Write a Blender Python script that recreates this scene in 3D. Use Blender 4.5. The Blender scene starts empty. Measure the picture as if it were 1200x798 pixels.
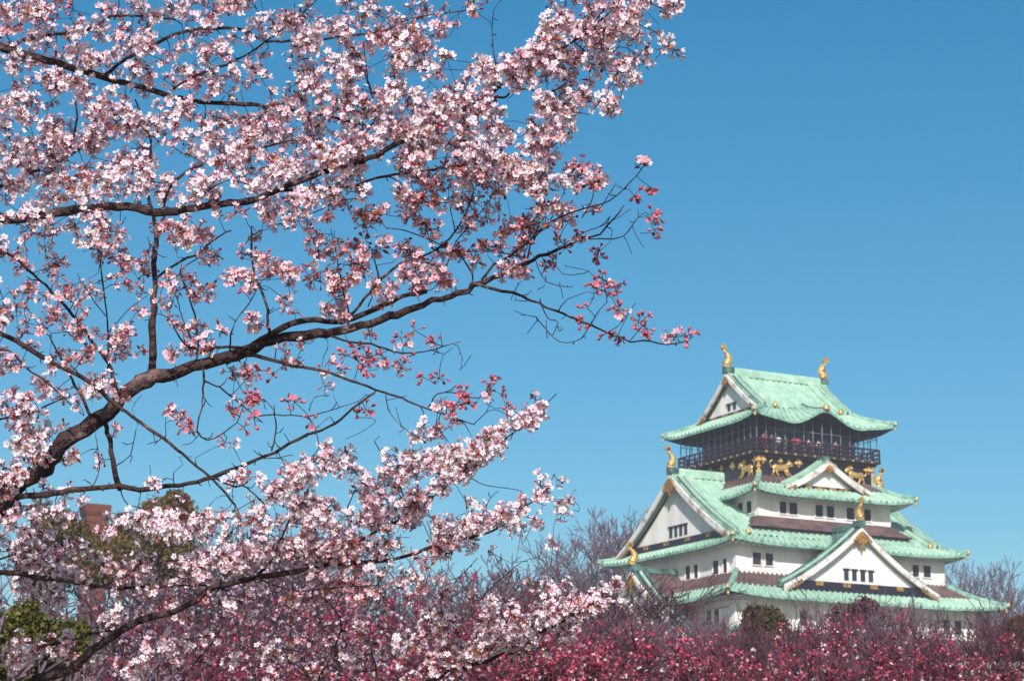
import bpy, bmesh, math, random
import numpy as np
from mathutils import Vector, Matrix

random.seed(7)
RNG = np.random.default_rng(11)
R = math.radians
C = bpy.context.scene.collection

# ------------------------------------------------------------------ camera, sky, sun, exposure
F, PITCH, ROLL = 2569.4, 12.984, -0.212          # focal length in photo pixels (1200 wide)
EYE = 1.7
cam_d = bpy.data.cameras.new("camera")
cam_d.sensor_width = 36.0
cam_d.lens = F / 1200 * 36.0
cam_d.clip_start = 0.1
cam_d.clip_end = 6000
cam_d.dof.use_dof = True
cam_d.dof.focus_distance = 8.2
cam_d.dof.aperture_fstop = 15.0
cam = bpy.data.objects.new("camera", cam_d)
C.objects.link(cam)
cam.matrix_world = Matrix.Translation((0, 0, EYE)) @ Matrix.Rotation(R(90 + PITCH), 4, 'X') @ Matrix.Rotation(R(-ROLL), 4, 'Z')
bpy.context.scene.camera = cam

SUN_EL, SUN_AZ = 31.0, 182.0                      # azimuth clockwise from +Y (view direction): behind the camera
world = bpy.data.worlds.new("World")
bpy.context.scene.world = world
world.use_nodes = True
nt = world.node_tree
nt.nodes.clear()
sky = nt.nodes.new("ShaderNodeTexSky")
sky.sky_type = 'NISHITA'
sky.sun_disc = False
sky.sun_elevation = R(SUN_EL)
sky.sun_rotation = R(SUN_AZ)
sky.air_density = 1.0
sky.dust_density = 1.3
sky.ozone_density = 2.0
hs = nt.nodes.new("ShaderNodeHueSaturation")
hs.inputs['Hue'].default_value = 0.486
hs.inputs['Saturation'].default_value = 1.54
hs.inputs['Value'].default_value = 1.0
bg = nt.nodes.new("ShaderNodeBackground")
bg.inputs['Strength'].default_value = 0.110
wo = nt.nodes.new("ShaderNodeOutputWorld")
nt.links.new(sky.outputs[0], hs.inputs['Color'])
nt.links.new(hs.outputs[0], bg.inputs['Color'])
nt.links.new(bg.outputs[0], wo.inputs['Surface'])

sun_d = bpy.data.lights.new("sun", 'SUN')
sun_d.energy = 5.0
sun_d.angle = R(0.5)
sun_d.color = (1.0, 0.94, 0.85)
sun = bpy.data.objects.new("sun", sun_d)
C.objects.link(sun)
to_sun = Vector((math.sin(R(SUN_AZ)) * math.cos(R(SUN_EL)), math.cos(R(SUN_AZ)) * math.cos(R(SUN_EL)), math.sin(R(SUN_EL))))
sun.rotation_euler = to_sun.to_track_quat('Z', 'Y').to_euler()

sc = bpy.context.scene
sc.view_settings.view_transform = 'Standard'
sc.view_settings.look = 'None'
sc.view_settings.exposure = 0.08
sc.view_settings.gamma = 1.0
sc.view_settings.use_curve_mapping = False
sc.render.engine = 'CYCLES'
sc.cycles.max_bounces = 6
sc.cycles.transparent_max_bounces = 6
sc.cycles.use_denoising = True

# ------------------------------------------------------------------ pixel -> point helpers (photo measured at 1200 x 798)
CAMM = np.array(cam.matrix_world)[:3, :3]


def at(px, py, depth):
    """the point seen at a photo pixel, `depth` metres along the viewing direction"""
    v = np.array([(px - 600.0) / F, -(py - 399.0) / F, -1.0]) * depth
    return CAMM @ v + np.array([0, 0, EYE])


def ground_z(x, y):
    t = min(1, max(0, (y - 90) / 90))
    return 7.0 * t * t * (3 - 2 * t)


# ------------------------------------------------------------------ materials
def node_mat(name):
    m = bpy.data.materials.new(name)
    m.use_nodes = True
    return m, m.node_tree, m.node_tree.nodes["Principled BSDF"]


def mat_noise(name, c1, c2, scale=1.0, rough=0.7, metallic=0.0, bump=0.0, bscale=None, stretch=(1, 1, 1), c3=None, lo=0.38, hi=0.62, spec=0.3):
    m, t, b = node_mat(name)
    tc = t.nodes.new("ShaderNodeTexCoord")
    mp = t.nodes.new("ShaderNodeMapping")
    mp.inputs['Scale'].default_value = stretch
    n = t.nodes.new("ShaderNodeTexNoise")
    n.inputs['Scale'].default_value = scale
    n.inputs['Detail'].default_value = 6
    n.inputs['Roughness'].default_value = 0.65
    r = t.nodes.new("ShaderNodeValToRGB")
    r.color_ramp.elements[0].position = lo
    r.color_ramp.elements[1].position = hi
    r.color_ramp.elements[0].color = (*c1, 1)
    r.color_ramp.elements[1].color = (*c2, 1)
    if c3:
        e = r.color_ramp.elements.new(min(0.98, hi + 0.08))
        e.color = (*c3, 1)
    t.links.new(tc.outputs['Object'], mp.inputs[0])
    t.links.new(mp.outputs[0], n.inputs['Vector'])
    t.links.new(n.outputs['Fac'], r.inputs[0])
    t.links.new(r.outputs[0], b.inputs['Base Color'])
    b.inputs['Roughness'].default_value = rough
    b.inputs['Metallic'].default_value = metallic
    b.inputs['Specular IOR Level'].default_value = spec
    if bump:
        n2 = t.nodes.new("ShaderNodeTexNoise")
        n2.inputs['Scale'].default_value = bscale or scale * 4
        n2.inputs['Detail'].default_value = 4
        bp = t.nodes.new("ShaderNodeBump")
        bp.inputs['Strength'].default_value = bump
        bp.inputs['Distance'].default_value = 0.05
        t.links.new(mp.outputs[0], n2.inputs['Vector'])
        t.links.new(n2.outputs['Fac'], bp.inputs['Height'])
        t.links.new(bp.outputs[0], b.inputs['Normal'])
    return m


def mat_attr(name, rough=0.6, trans=0.35):
    """petals and leaves: every flower's own colour from the mesh attribute, thin and partly translucent"""
    m, t, b = node_mat(name)
    a = t.nodes.new("ShaderNodeAttribute")
    a.attribute_name = "Col"
    tr = t.nodes.new("ShaderNodeBsdfTranslucent")
    mx = t.nodes.new("ShaderNodeMixShader")
    mx.inputs[0].default_value = trans
    out = t.nodes["Material Output"]
    t.links.new(a.outputs['Color'], b.inputs['Base Color'])
    t.links.new(a.outputs['Color'], tr.inputs['Color'])
    b.inputs['Roughness'].default_value = rough
    b.inputs['Specular IOR Level'].default_value = 0.15
    t.links.new(b.outputs[0], mx.inputs[1])
    t.links.new(tr.outputs[0], mx.inputs[2])
    t.links.new(mx.outputs[0], out.inputs['Surface'])
    return m


def mat_bricks(name, c1, c2, mortar, scale, bw=0.5, rh=0.25):
    m, t, b = node_mat(name)
    tc = t.nodes.new("ShaderNodeTexCoord")
    mp = t.nodes.new("ShaderNodeMapping")
    mp.inputs['Rotation'].default_value = (R(90), 0, R(20))
    br = t.nodes.new("ShaderNodeTexBrick")
    br.inputs['Color1'].default_value = (*c1, 1)
    br.inputs['Color2'].default_value = (*c2, 1)
    br.inputs['Mortar'].default_value = (*mortar, 1)
    br.inputs['Scale'].default_value = scale
    br.inputs['Brick Width'].default_value = bw
    br.inputs['Row Height'].default_value = rh
    t.links.new(tc.outputs['Object'], mp.inputs[0])
    t.links.new(mp.outputs[0], br.inputs['Vector'])
    t.links.new(br.outputs['Color'], b.inputs['Base Color'])
    b.inputs['Roughness'].default_value = 0.85
    return m


M = {}
M['copper'] = mat_noise("verdigris_copper", (0.24, 0.42, 0.325), (0.385, 0.595, 0.47), 1.0, 0.6, bump=0.25, c3=(0.47, 0.65, 0.54), lo=0.26, hi=0.56)
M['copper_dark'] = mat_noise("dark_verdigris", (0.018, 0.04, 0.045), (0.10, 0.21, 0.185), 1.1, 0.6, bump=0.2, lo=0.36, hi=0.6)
M['copper_edge'] = mat_noise("eave_edge_copper", (0.06, 0.17, 0.14), (0.28, 0.48, 0.385), 1.6, 0.6, lo=0.34, hi=0.56)
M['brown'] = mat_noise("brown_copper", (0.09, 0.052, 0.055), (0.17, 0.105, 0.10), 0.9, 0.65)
M['plaster'] = mat_noise("white_plaster", (0.62, 0.60, 0.58), (0.84, 0.83, 0.81), 0.5, 0.8, stretch=(1, 1, 0.2), spec=0.15, lo=0.30, hi=0.54)
M['barge'] = mat_noise("weathered_white_board", (0.30, 0.20, 0.16), (0.74, 0.71, 0.69), 0.8, 0.8, lo=0.34, hi=0.50)
M['soffit'] = mat_noise("white_soffit", (0.58, 0.58, 0.58), (0.74, 0.74, 0.73), 1.5, 0.85)
M['lacquer'] = mat_noise("black_lacquer", (0.006, 0.006, 0.014), (0.016, 0.015, 0.030), 1.5, 0.45, spec=0.4)
M['darkwood'] = mat_noise("dark_wood", (0.02, 0.013, 0.016), (0.05, 0.03, 0.035), 2.0, 0.6)
M['railwood'] = mat_noise("red_brown_wood", (0.022, 0.011, 0.02), (0.055, 0.022, 0.038), 2.0, 0.6)
M['gold'] = mat_noise("gold_leaf", (0.50, 0.27, 0.06), (0.85, 0.58, 0.24), 3.0, 0.38, metallic=0.55, bump=0.5, bscale=6)
M['goldbrown'] = mat_noise("tarnished_gold", (0.20, 0.09, 0.03), (0.62, 0.34, 0.09), 3.0, 0.5, metallic=0.4, bump=0.4)
M['pane'] = mat_noise("dark_window", (0.02, 0.022, 0.03), (0.05, 0.05, 0.065), 1.0, 0.35, spec=0.5)
M['glass'] = mat_noise("blue_black_glass", (0.012, 0.014, 0.03), (0.03, 0.034, 0.07), 0.8, 0.2, spec=0.6)
M['pole'] = mat_noise("pale_pole", (0.13, 0.14, 0.22), (0.22, 0.24, 0.32), 2.0, 0.5)
M['stone'] = mat_bricks("castle_stone", (0.30, 0.27, 0.24), (0.20, 0.18, 0.16), (0.06, 0.055, 0.05), 0.35, 0.6, 0.4)
M['brick'] = mat_noise("red_brown_brick", (0.085, 0.034, 0.03), (0.17, 0.062, 0.046), 1.6, 0.85, stretch=(1, 1, 3))
M['brickcap'] = mat_noise("brick_cap", (0.10, 0.035, 0.03), (0.16, 0.055, 0.045), 2.0, 0.85)
M['bark'] = mat_noise("cherry_bark", (0.018, 0.010, 0.013), (0.075, 0.042, 0.045), 9.0, 0.75, bump=0.8, bscale=45, c3=(0.20, 0.13, 0.13), lo=0.36, hi=0.58)
M['twig'] = mat_noise("cherry_twig", (0.014, 0.008, 0.012), (0.040, 0.022, 0.027), 30.0, 0.7)
M['petal'] = mat_attr("cherry_petal", 0.6, 0.25)
M['leaf'] = mat_attr("leaf", 0.55, 0.25)
M['farbark'] = mat_noise("purple_grey_bark", (0.10, 0.060, 0.085), (0.20, 0.125, 0.165), 1.5, 0.85)
M['plumbark'] = mat_noise("plum_bark", (0.03, 0.016, 0.022), (0.085, 0.05, 0.058), 3.0, 0.85)
M['redtwig'] = mat_noise("red_brown_twig", (0.065, 0.022, 0.036), (0.13, 0.05, 0.068), 1.5, 0.8)
M['grass'] = mat_noise("park_ground", (0.10, 0.085, 0.05), (0.07, 0.10, 0.035), 0.15, 0.95)
M['wallstone'] = mat_noise("pale_stone_wall", (0.42, 0.36, 0.33), (0.55, 0.48, 0.45), 1.2, 0.85)


# ------------------------------------------------------------------ mesh builder
class MB:
    def __init__(self):
        self.v, self.f, self.m = [], [], []

    def add(self, verts, faces, m=0):
        o = len(self.v)
        self.v += [tuple(map(float, p)) for p in verts]
        for f in faces:
            self.f.append(tuple(i + o for i in f))
            self.m.append(m)

    def box(self, x0, x1, y0, y1, z0, z1, m=0):
        self.add([(x0, y0, z0), (x1, y0, z0), (x1, y1, z0), (x0, y1, z0), (x0, y0, z1), (x1, y0, z1), (x1, y1, z1), (x0, y1, z1)],
                 [(0, 3, 2, 1), (4, 5, 6, 7), (0, 1, 5, 4), (1, 2, 6, 5), (2, 3, 7, 6), (3, 0, 4, 7)], m)

    def loft(self, rings, m=0, cap=True):
        n = len(rings[0])
        o = len(self.v)
        for r in rings:
            self.v += [tuple(map(float, p)) for p in r]
        for i in range(len(rings) - 1):
            for j in range(n):
                k = (j + 1) % n
                self.f.append((o + i * n + j, o + i * n + k, o + (i + 1) * n + k, o + (i + 1) * n + j))
                self.m.append(m)
        if cap:
            self.f.append(tuple(o + j for j in reversed(range(n))))
            self.f.append(tuple(o + (len(rings) - 1) * n + j for j in range(n)))
            self.m += [m, m]

    def tube(self, pts, radii, n=6, m=0, wob=0.0):
        pts = np.asarray(pts, float)
        rings = []
        up = np.array([0.31, 0.17, 0.93])
        for i, p in enumerate(pts):
            d = pts[min(i + 1, len(pts) - 1)] - pts[max(i - 1, 0)]
            d = d / (np.linalg.norm(d) + 1e-9)
            a = np.cross(d, up)
            if np.linalg.norm(a) < 0.05:
                a = np.cross(d, (1, 0, 0))
            a /= np.linalg.norm(a)
            b = np.cross(d, a)
            ring = []
            for j in range(n):
                r = radii[i] * (1 + (random.uniform(-wob, wob) if wob else 0))
                th = 2 * math.pi * j / n
                ring.append(p + a * math.cos(th) * r + b * math.sin(th) * r)
            rings.append(ring)
        self.loft(rings, m)

    def bar(self, pts, w, h, m=0, up=(0, 0, 1)):
        """rectangular section swept along pts, width w across, height h above the line"""
        pts = [np.asarray(p, float) for p in pts]
        up = np.asarray(up, float)
        rings = []
        for i, p in enumerate(pts):
            d = pts[min(i + 1, len(pts) - 1)] - pts[max(i - 1, 0)]
            s = np.cross(d, up)
            s = s / (np.linalg.norm(s) + 1e-9) * w / 2
            t = 0.3
            rings.append([p - s, p - s + up * h * (1 - t), p - s * 0.5 + up * h, p + s * 0.5 + up * h, p + s + up * h * (1 - t), p + s])
        self.loft(rings, m)

    def grid(self, rows, m=0, mats=None):
        n = len(rows[0])
        o = len(self.v)
        for r in rows:
            self.v += [tuple(map(float, p)) for p in r]
        for i in range(len(rows) - 1):
            for j in range(n - 1):
                self.f.append((o + i * n + j, o + i * n + j + 1, o + (i + 1) * n + j + 1, o + (i + 1) * n + j))
                self.m.append(mats[i] if mats else m)

    def mesh(self, name, mats, smooth=False):
        me = bpy.data.meshes.new(name)
        me.from_pydata(self.v, [], self.f)
        for mt in (mats if isinstance(mats, (list, tuple)) else [mats]):
            me.materials.append(mt)
        me.polygons.foreach_set("material_index", self.m)
        if smooth:
            me.polygons.foreach_set("use_smooth", [True] * len(self.f))
        me.update()
        return me

    def build(self, name, mats, parent=None, smooth=False):
        o = bpy.data.objects.new(name, self.mesh(name, mats, smooth))
        C.objects.link(o)
        if parent:
            o.parent = parent
        return o


def np_mesh(name, verts, faces, mats, cols=None, smooth=False):
    """fast mesh from arrays; faces is a list of (k x n) int arrays"""
    me = bpy.data.meshes.new(name)
    verts = np.asarray(verts, np.float32)
    me.vertices.add(len(verts))
    me.vertices.foreach_set("co", verts.ravel())
    loops = np.concatenate([f.ravel() for f in faces]).astype(np.int32)
    tot = np.concatenate([np.full(len(f), f.shape[1]) for f in faces]).astype(np.int32)
    st = np.concatenate([[0], np.cumsum(tot)[:-1]]).astype(np.int32)
    me.loops.add(len(loops))
    me.loops.foreach_set("vertex_index", loops)
    me.polygons.add(len(tot))
    me.polygons.foreach_set("loop_start", st)
    me.polygons.foreach_set("loop_total", tot)
    if smooth:
        me.polygons.foreach_set("use_smooth", np.ones(len(tot), bool))
    me.update(calc_edges=True)
    me.validate()
    for mt in (mats if isinstance(mats, (list, tuple)) else [mats]):
        me.materials.append(mt)
    if cols is not None:
        at_ = me.attributes.new("Col", 'FLOAT_COLOR', 'POINT')
        c4 = np.ones((len(verts), 4), np.float32)
        c4[:, :3] = cols
        at_.data.foreach_set("color", c4.ravel())
    return me


def link(name, me, parent=None):
    o = bpy.data.objects.new(name, me)
    C.objects.link(o)
    if parent:
        o.parent = parent
    return o


def thing(name, label, cat, loc=(0, 0, 0), rotz=0.0, group=None):
    o = bpy.data.objects.new(name, None)
    C.objects.link(o)
    o.location = loc
    o.rotation_euler = (0, 0, rotz)
    o['label'], o['category'] = label, cat
    if group:
        o['group'] = group
    return o


def copy_tree(o, label, loc, rotz, scale, group=None):
    r = o.copy()
    C.objects.link(r)
    r.location, r.rotation_euler, r.scale = loc, (0, 0, rotz), scale
    r['label'] = label
    if group:
        r['group'] = group
    for ch in list(o.children):
        c = ch.copy()
        C.objects.link(c)
        c.parent = r
        for g in ch.children:
            d = g.copy()
            C.objects.link(d)
            d.parent = c
    return r


HAZE = 0.0005
# ------------------------------------------------------------------ ground
g = MB()
N = 60
xs = np.concatenate([np.linspace(-3000, -200, 8), np.linspace(-160, 160, 17), np.linspace(200, 3000, 8)])
ys = np.concatenate([[-3000, -1000, -300, -60], np.linspace(-20, 260, 29), [400, 900, 3000, 5000]])
g.grid([[(x, y, ground_z(x, y)) for x in xs] for y in ys])
go = g.build("ground", M['grass'])
go['kind'] = 'structure'

# ------------------------------------------------------------------ castle tower
CX, CY, CYAW = 27.1016, 220.0794, R(28.2557)
ZB = EYE                                            # fitted heights are above the eye
castle = thing("castle_tower", "white castle keep with tiered green copper roofs and gold ornaments above the red trees", "castle",
               (CX, CY, ZB), CYAW)


def gfun(t, c):
    return t * (1 + c) - c * t * t


def ribcols(length, w=0.70, h=0.16):
    """column parameters 0..1 and their rib heights along an eave of this length"""
    n = max(2, round(length / w))
    s, hh = [], []
    for i in range(n):
        for q, k in ((0.0, 0), (0.5, 0), (0.58, 1), (0.92, 1)):
            s.append((i + q) / n)
            hh.append(h * k)
    s.append(1.0)
    hh.append(0.0)
    return s, hh


def up_fn(s, t, up):
    e = max(0.0, (abs(2 * s - 1) - 0.55) / 0.45)
    return up * e * e * t * t


def roof_panel(mb, under, edge, i0, i1, o0, o1, zi, zo, c=0.35, up=0.5, rows=9, tb=0.0, bump=None, thick=0.22, t0=0.0):
    """one slope of a roof between an inner (upper) line i0-i1 and the eave line o0-o1 (plan points)"""
    i0, i1, o0, o1 = (np.array(p, float) for p in (i0, i1, o0, o1))
    s_, h_ = ribcols(np.linalg.norm(o1 - o0))
    R_, mats = [], []
    ts = [k / (rows - 1) for k in range(rows)]

    def pt(s, t, dz=0.0):
        p = (i0 * (1 - s) + i1 * s) * (1 - t) + (o0 * (1 - s) + o1 * s) * t
        z = zi + (zo - zi) * gfun(t, c) + up_fn(s, t, up) + dz
        if bump:
            z += bump(p, t)
        return (p[0], p[1], z)
    for t in ts:
        R_.append([pt(s, t, h) for s, h in zip(s_, h_)])
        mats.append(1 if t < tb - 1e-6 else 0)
    mb.grid(R_, mats=mats)
    # eave edge (tile ends) and the underside
    edge.grid([[pt(s, 1.0, h) for s, h in zip(s_, h_)], [pt(s, 1.0, -thick) for s in s_]])
    inw = 0.92
    m = len(s_)
    under.grid([[pt(s, 1.0, -thick) for s in s_], [pt(s, inw, -thick - 0.05) for s in s_]])
    ra = [0.0 if (k // 2) % 2 else -0.14 for k in range(m)]
    under.grid([[pt(s, inw, -thick - 0.05 + r) for s, r in zip(s_, ra)], [pt(s, 0.5, -thick - 0.35 + r) for s, r in zip(s_, ra)], [pt(s, 0.0, -thick - 0.5 + r) for s, r in zip(s_, ra)]])


def hip_roof(name, hxi, hyi, zi, hxo, hyo, zcorner, up=0.5, tb=0.4, c=0.3, under_mat='soffit', caps=True):
    mb, un, ed, hp = MB(), MB(), MB(), MB()
    zo = zcorner - up
    I = [(-hxi, -hyi), (hxi, -hyi), (hxi, hyi), (-hxi, hyi)]
    O = [(-hxo, -hyo), (hxo, -hyo), (hxo, hyo), (-hxo, hyo)]
    for k in range(4):
        roof_panel(mb, un, ed, I[k], I[(k + 1) % 4], O[k], O[(k + 1) % 4], zi, zo, c, up, tb=tb)
    ro = mb.build(name, [M['copper'], M['brown']], castle)
    ed.build("eave_edge", M['copper_edge'], ro)
    un.build("eave_soffit", M[under_mat], ro)
    for k in range(4):
        pts = []
        for t in np.linspace(0, 1.02, 8):
            p = np.array(I[k]) * (1 - t) + np.array(O[k]) * t
            pts.append((p[0], p[1], zi + (zo - zi) * gfun(t, c) + up * t * t - 0.03))
        hp = MB()
        hp.bar(pts, 0.55, 0.42)
        hp.build("hip_ridge", M['copper_edge'], ro)
        if caps:
            end_cap(ro, pts[-1], 0.42)
    return ro


CAP = MB()
CAP.loft([[(0.5 * math.cos(a) * r, 0.5 * math.sin(a) * r, z) for a in np.linspace(0, 2 * math.pi, 9)[:-1]] for r, z in ((0.5, 0), (1.0, 0.25), (1.05, 0.6), (0.7, 0.95), (0.9, 1.15), (0.35, 1.7), (0.05, 1.95))])
CAP_ME = CAP.mesh("gold_ridge_cap", M['gold'], True)


def end_cap(parent, p, s):
    o = link("gold_ridge_cap", CAP_ME, parent)
    o.location = p
    o.scale = (s * 0.85, s * 0.85, s * 0.6)
    o2 = link("gold_ridge_cap", CAP_ME, parent)          # the lower bell-like cap under the corner rafter
    o2.location = (p[0] * 0.99, p[1] * 0.99, p[2] - 1.0 * s - 0.13)
    o2.scale = (s * 0.65, s * 0.65, s * 0.45)


def fish_mesh():
    """roof-end fish: head on the ridge, body bent in an S, forked tail on top (x points outward)"""
    b = MB()
    path, rad = [], []
    for k in range(17):
        t = k / 16
        path.append((-0.34 * math.sin(t * 4.4) * (0.55 + 0.5 * t) + 0.1, 0, 0.28 + 1.75 * t))
        rad.append(0.40 * (1 - t) ** 0.8 + 0.10)
    b.tube(path, rad, 10, wob=0.08)
    b.loft([[(-0.1, -0.34, 0.0), (0.52, -0.24, 0.0), (0.52, 0.24, 0.0), (-0.1, 0.34, 0.0)], [(-0.15, -0.38, 0.3), (0.62, -0.2, 0.22), (0.62, 0.2, 0.22), (-0.15, 0.38, 0.3)], [(-0.1, -0.25, 0.62), (0.36, -0.14, 0.55), (0.36, 0.14, 0.55), (-0.1, 0.25, 0.62)]])
    b.tube([(0.3, 0, 0.52), (0.55, 0, 0.62), (0.68, 0, 0.78)], [0.12, 0.09, 0.03], 6)
    tip = np.array(path[-1])
    for a, l in ((-52, 0.55), (-18, 0.66), (16, 0.7), (50, 0.62)):   # tail lobes fan out in the plane of the fish
        d = np.array([math.sin(R(a)), 0, math.cos(R(a))])
        w = np.array([math.cos(R(a)), 0, -math.sin(R(a))]) * 0.17
        n = np.array([0, 0.12, 0])
        b.loft([[tip - w * 0.5 - n, tip + w * 0.5 - n, tip + w * 0.5 + n, tip - w * 0.5 + n],
                [tip + d * l * 0.6 - w - n, tip + d * l * 0.6 + w - n, tip + d * l * 0.6 + w + n, tip + d * l * 0.6 - w + n],
                [tip + d * l - w * 0.2 - n * 0.4, tip + d * l + w * 0.2 - n * 0.4, tip + d * l + w * 0.2 + n * 0.4, tip + d * l - w * 0.2 + n * 0.4]])
    for k in range(2, 14):                                             # back fin spikes
        p = np.array(path[k])
        b.add([p + (-rad[k] * 0.8, -0.06, -0.12), p + (-rad[k] * 0.8, 0.06, -0.12), p + (-rad[k] - 0.2, 0, 0.12), p + (-rad[k] * 0.8, 0, 0.16)], [(0, 1, 2), (1, 3, 2), (3, 0, 2), (0, 3, 1)])
    for sgn in (-1, 1):                                                # side fins
        p = np.array(path[4])
        b.add([p + (0.1, sgn * 0.28, -0.15), p + (-0.25, sgn * 0.28, -0.1), p + (-0.25, sgn * 0.62, 0.38), p + (0.12, sgn * 0.55, 0.3), p + (-0.05, sgn * 0.4, 0.05)], [(0, 1, 4), (1, 2, 4), (2, 3, 4), (3, 0, 4)])
    return b.mesh("golden_fish_ornament", M['gold'], False)


FISH = fish_mesh()


def fish(parent, p, ang, s=1.0):
    o = link("golden_fish_ornament", FISH, parent)
    o.location = p
    o.rotation_euler = (0, 0, ang)
    o.scale = (s, s, s)
    return o


def MF(p, q): return (p, q)            # front face: outward = -b
def ML(p, q): return (q, -p)           # left face: outward = -a
def MRt(p, q): return (-q, p)          # right face
def MBk(p, q): return (-p, -q)         # rear face


def strip(mb, M_, zf, ps, q0, q1, ztop, zbot, m=0):
    """a board that follows the gable curve: zf + ztop down to zf + zbot, from q0 to q1"""
    rings = []
    for p in ps:
        z = zf(p)
        a0, a1 = M_(p, q0), M_(p, q1)
        rings.append([(*a0, z + ztop), (*a1, z + ztop), (*a1, z + zbot), (*a0, z + zbot)])
    mb.loft(rings, m)


def gable_face(parent, M_, zf, wp, vp, zb, qw, qv, windows, wz, ornament=1.0, barge=0.56, fishang=None, fishs=1.0, foot_gold=True, dark=False):
    """white gable wall at q=qw, verge boards at q=qv; zf(p) the roof height over p, vp how far the verge runs"""
    ps = np.linspace(-vp, vp, 37)
    w = MB()
    pw = [p for p in np.linspace(-wp, wp, 31)]
    top = [(p, max(zb + 0.02, zf(p) - 0.45)) for p in pw]
    front = [(*M_(p, qw), z) for p, z in top] + [(*M_(pw[-1], qw), zb), (*M_(pw[0], qw), zb)]
    back = [(*M_(p, qw + 0.5), z) for p, z in top] + [(*M_(pw[-1], qw + 0.5), zb), (*M_(pw[0], qw + 0.5), zb)]
    n = len(front)
    w.add(front + back, [tuple(range(n)), tuple(range(2 * n - 1, n - 1, -1))] + [(i, (i + 1) % n, n + (i + 1) % n, n + i) for i in range(n)])
    wall = w.build("gable_wall", M['plaster'], parent)
    bb = MB()
    strip(bb, M_, zf, ps, qv - 0.06, qv + 0.16, 0.06, -barge)
    bb.build("barge_board", M['barge'], wall)
    for i_, (q0, q1, zt, mt) in enumerate(((qv + 0.165, qv + 0.42, 0.30, 'copper_edge'), (qv + 0.72, qv + 0.98, 0.46, 'copper'), (qv + 1.28, qv + 1.58, 0.50, 'copper'))):
        tr = MB()
        strip(tr, M_, zf, ps * (1.0 if i_ == 0 else 0.975), q0, q1, zt, -0.11 if i_ == 0 else -0.02)
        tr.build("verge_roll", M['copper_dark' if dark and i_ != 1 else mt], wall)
    gt = MB()
    strip(gt, M_, zf, ps * 0.97, qv + 0.43, qv + 1.27, 0.22, -0.01)  # black strip paints the shade in the gaps between the verge rolls
    gt.build("verge_gap_shade", M['lacquer'], wall)
    # black base strip with gold studs
    st = MB()
    hw = wp * 0.97
    zs = wz - 0.28
    x = [M_(-hw, qw - 0.22), M_(hw, qw - 0.03)]
    st.box(min(x[0][0], x[1][0]), max(x[0][0], x[1][0]), min(x[0][1], x[1][1]), max(x[0][1], x[1][1]), zb - 0.15, zs)
    st.build("base_beam", M['lacquer'], wall)
    for p in np.linspace(-hw * 0.62, hw * 0.62, 4):
        gd = MB()
        x = [M_(p - 0.42, qw - 0.30), M_(p + 0.42, qw - 0.225)]
        gd.box(min(x[0][0], x[1][0]), max(x[0][0], x[1][0]), min(x[0][1], x[1][1]), max(x[0][1], x[1][1]), zs - 0.42, zs - 0.05)
        gd.build("gold_fitting", M['goldbrown'], wall)
    # windows of the gable
    for p in windows:
        wb = MB()
        hwid, ht = 0.26, 1.0 if len(windows) > 2 else 0.62
        x = [M_(p - hwid, qw - 0.05), M_(p + hwid, qw - 0.002)]
        wb.box(min(x[0][0], x[1][0]), max(x[0][0], x[1][0]), min(x[0][1], x[1][1]), max(x[0][1], x[1][1]), wz, wz + ht)
        wo_ = wb.build("gable_window", M['pane'], wall)
        hb = MB()
        x = [M_(p - hwid - 0.12, qw - 0.18), M_(p + hwid + 0.12, qw - 0.002)]
        hb.box(min(x[0][0], x[1][0]), max(x[0][0], x[1][0]), min(x[0][1], x[1][1]), max(x[0][1], x[1][1]), wz + ht + 0.003, wz + ht + 0.12)
        hb.build("window_hood", M['darkwood'], wo_)
    # hanging ornament under the apex
    if ornament:
        s = ornament
        prof = [(-0.15, 0.1), (-0.55, -0.25), (-1.25, -0.95), (-0.95, -1.05), (-0.62, -0.8), (-0.42, -1.25), (-0.16, -1.05), (0, -1.7)]
        prof = prof + [(-x, z) for x, z in reversed(prof[:-1])]
        z0 = zf(0) - barge * 0.75
        og = MB()
        fr = [(*M_(x * s, qv - 0.14), z0 + z * s) for x, z in prof]
        bk = [(*M_(x * s, qv + 0.12), z0 + z * s) for x, z in prof]
        n = len(prof)
        og.add(fr + bk, [tuple(range(n)), tuple(range(2 * n - 1, n - 1, -1))] + [(i, (i + 1) % n, n + (i + 1) % n, n + i) for i in range(n)])
        og.build("gable_pendant", M['goldbrown'], wall)
    if foot_gold:
        for sg in (-1, 1):
            fg = MB()
            for k in range(6):
                p = sg * vp * (0.97 - 0.035 * k)
                x0, x1 = M_(p - 0.17, qv - 0.06), M_(p + 0.17, qv + 0.2)
                z = zf(p)
                fg.box(min(x0[0], x1[0]), max(x0[0], x1[0]), min(x0[1], x1[1]), max(x0[1], x1[1]), z - barge - 0.12, z - barge * 0.45)
            fg.build("gold_foot_fitting", M['goldbrown'], wall)
    if fishang is not None:
        a = M_(0, qv + 0.25)
        pd = MB()
        x = [M_(-0.42, qv - 0.12), M_(0.42, qv + 0.85)]
        pd.box(min(x[0][0], x[1][0]), max(x[0][0], x[1][0]), min(x[0][1], x[1][1]), max(x[0][1], x[1][1]), zf(0) + 0.1, zf(0) + 0.72)
        pd.build("ridge_end_block", M['copper_dark'], wall)
        fish(wall, (*a, zf(0) + 0.72), fishang, fishs)
    return wall


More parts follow.
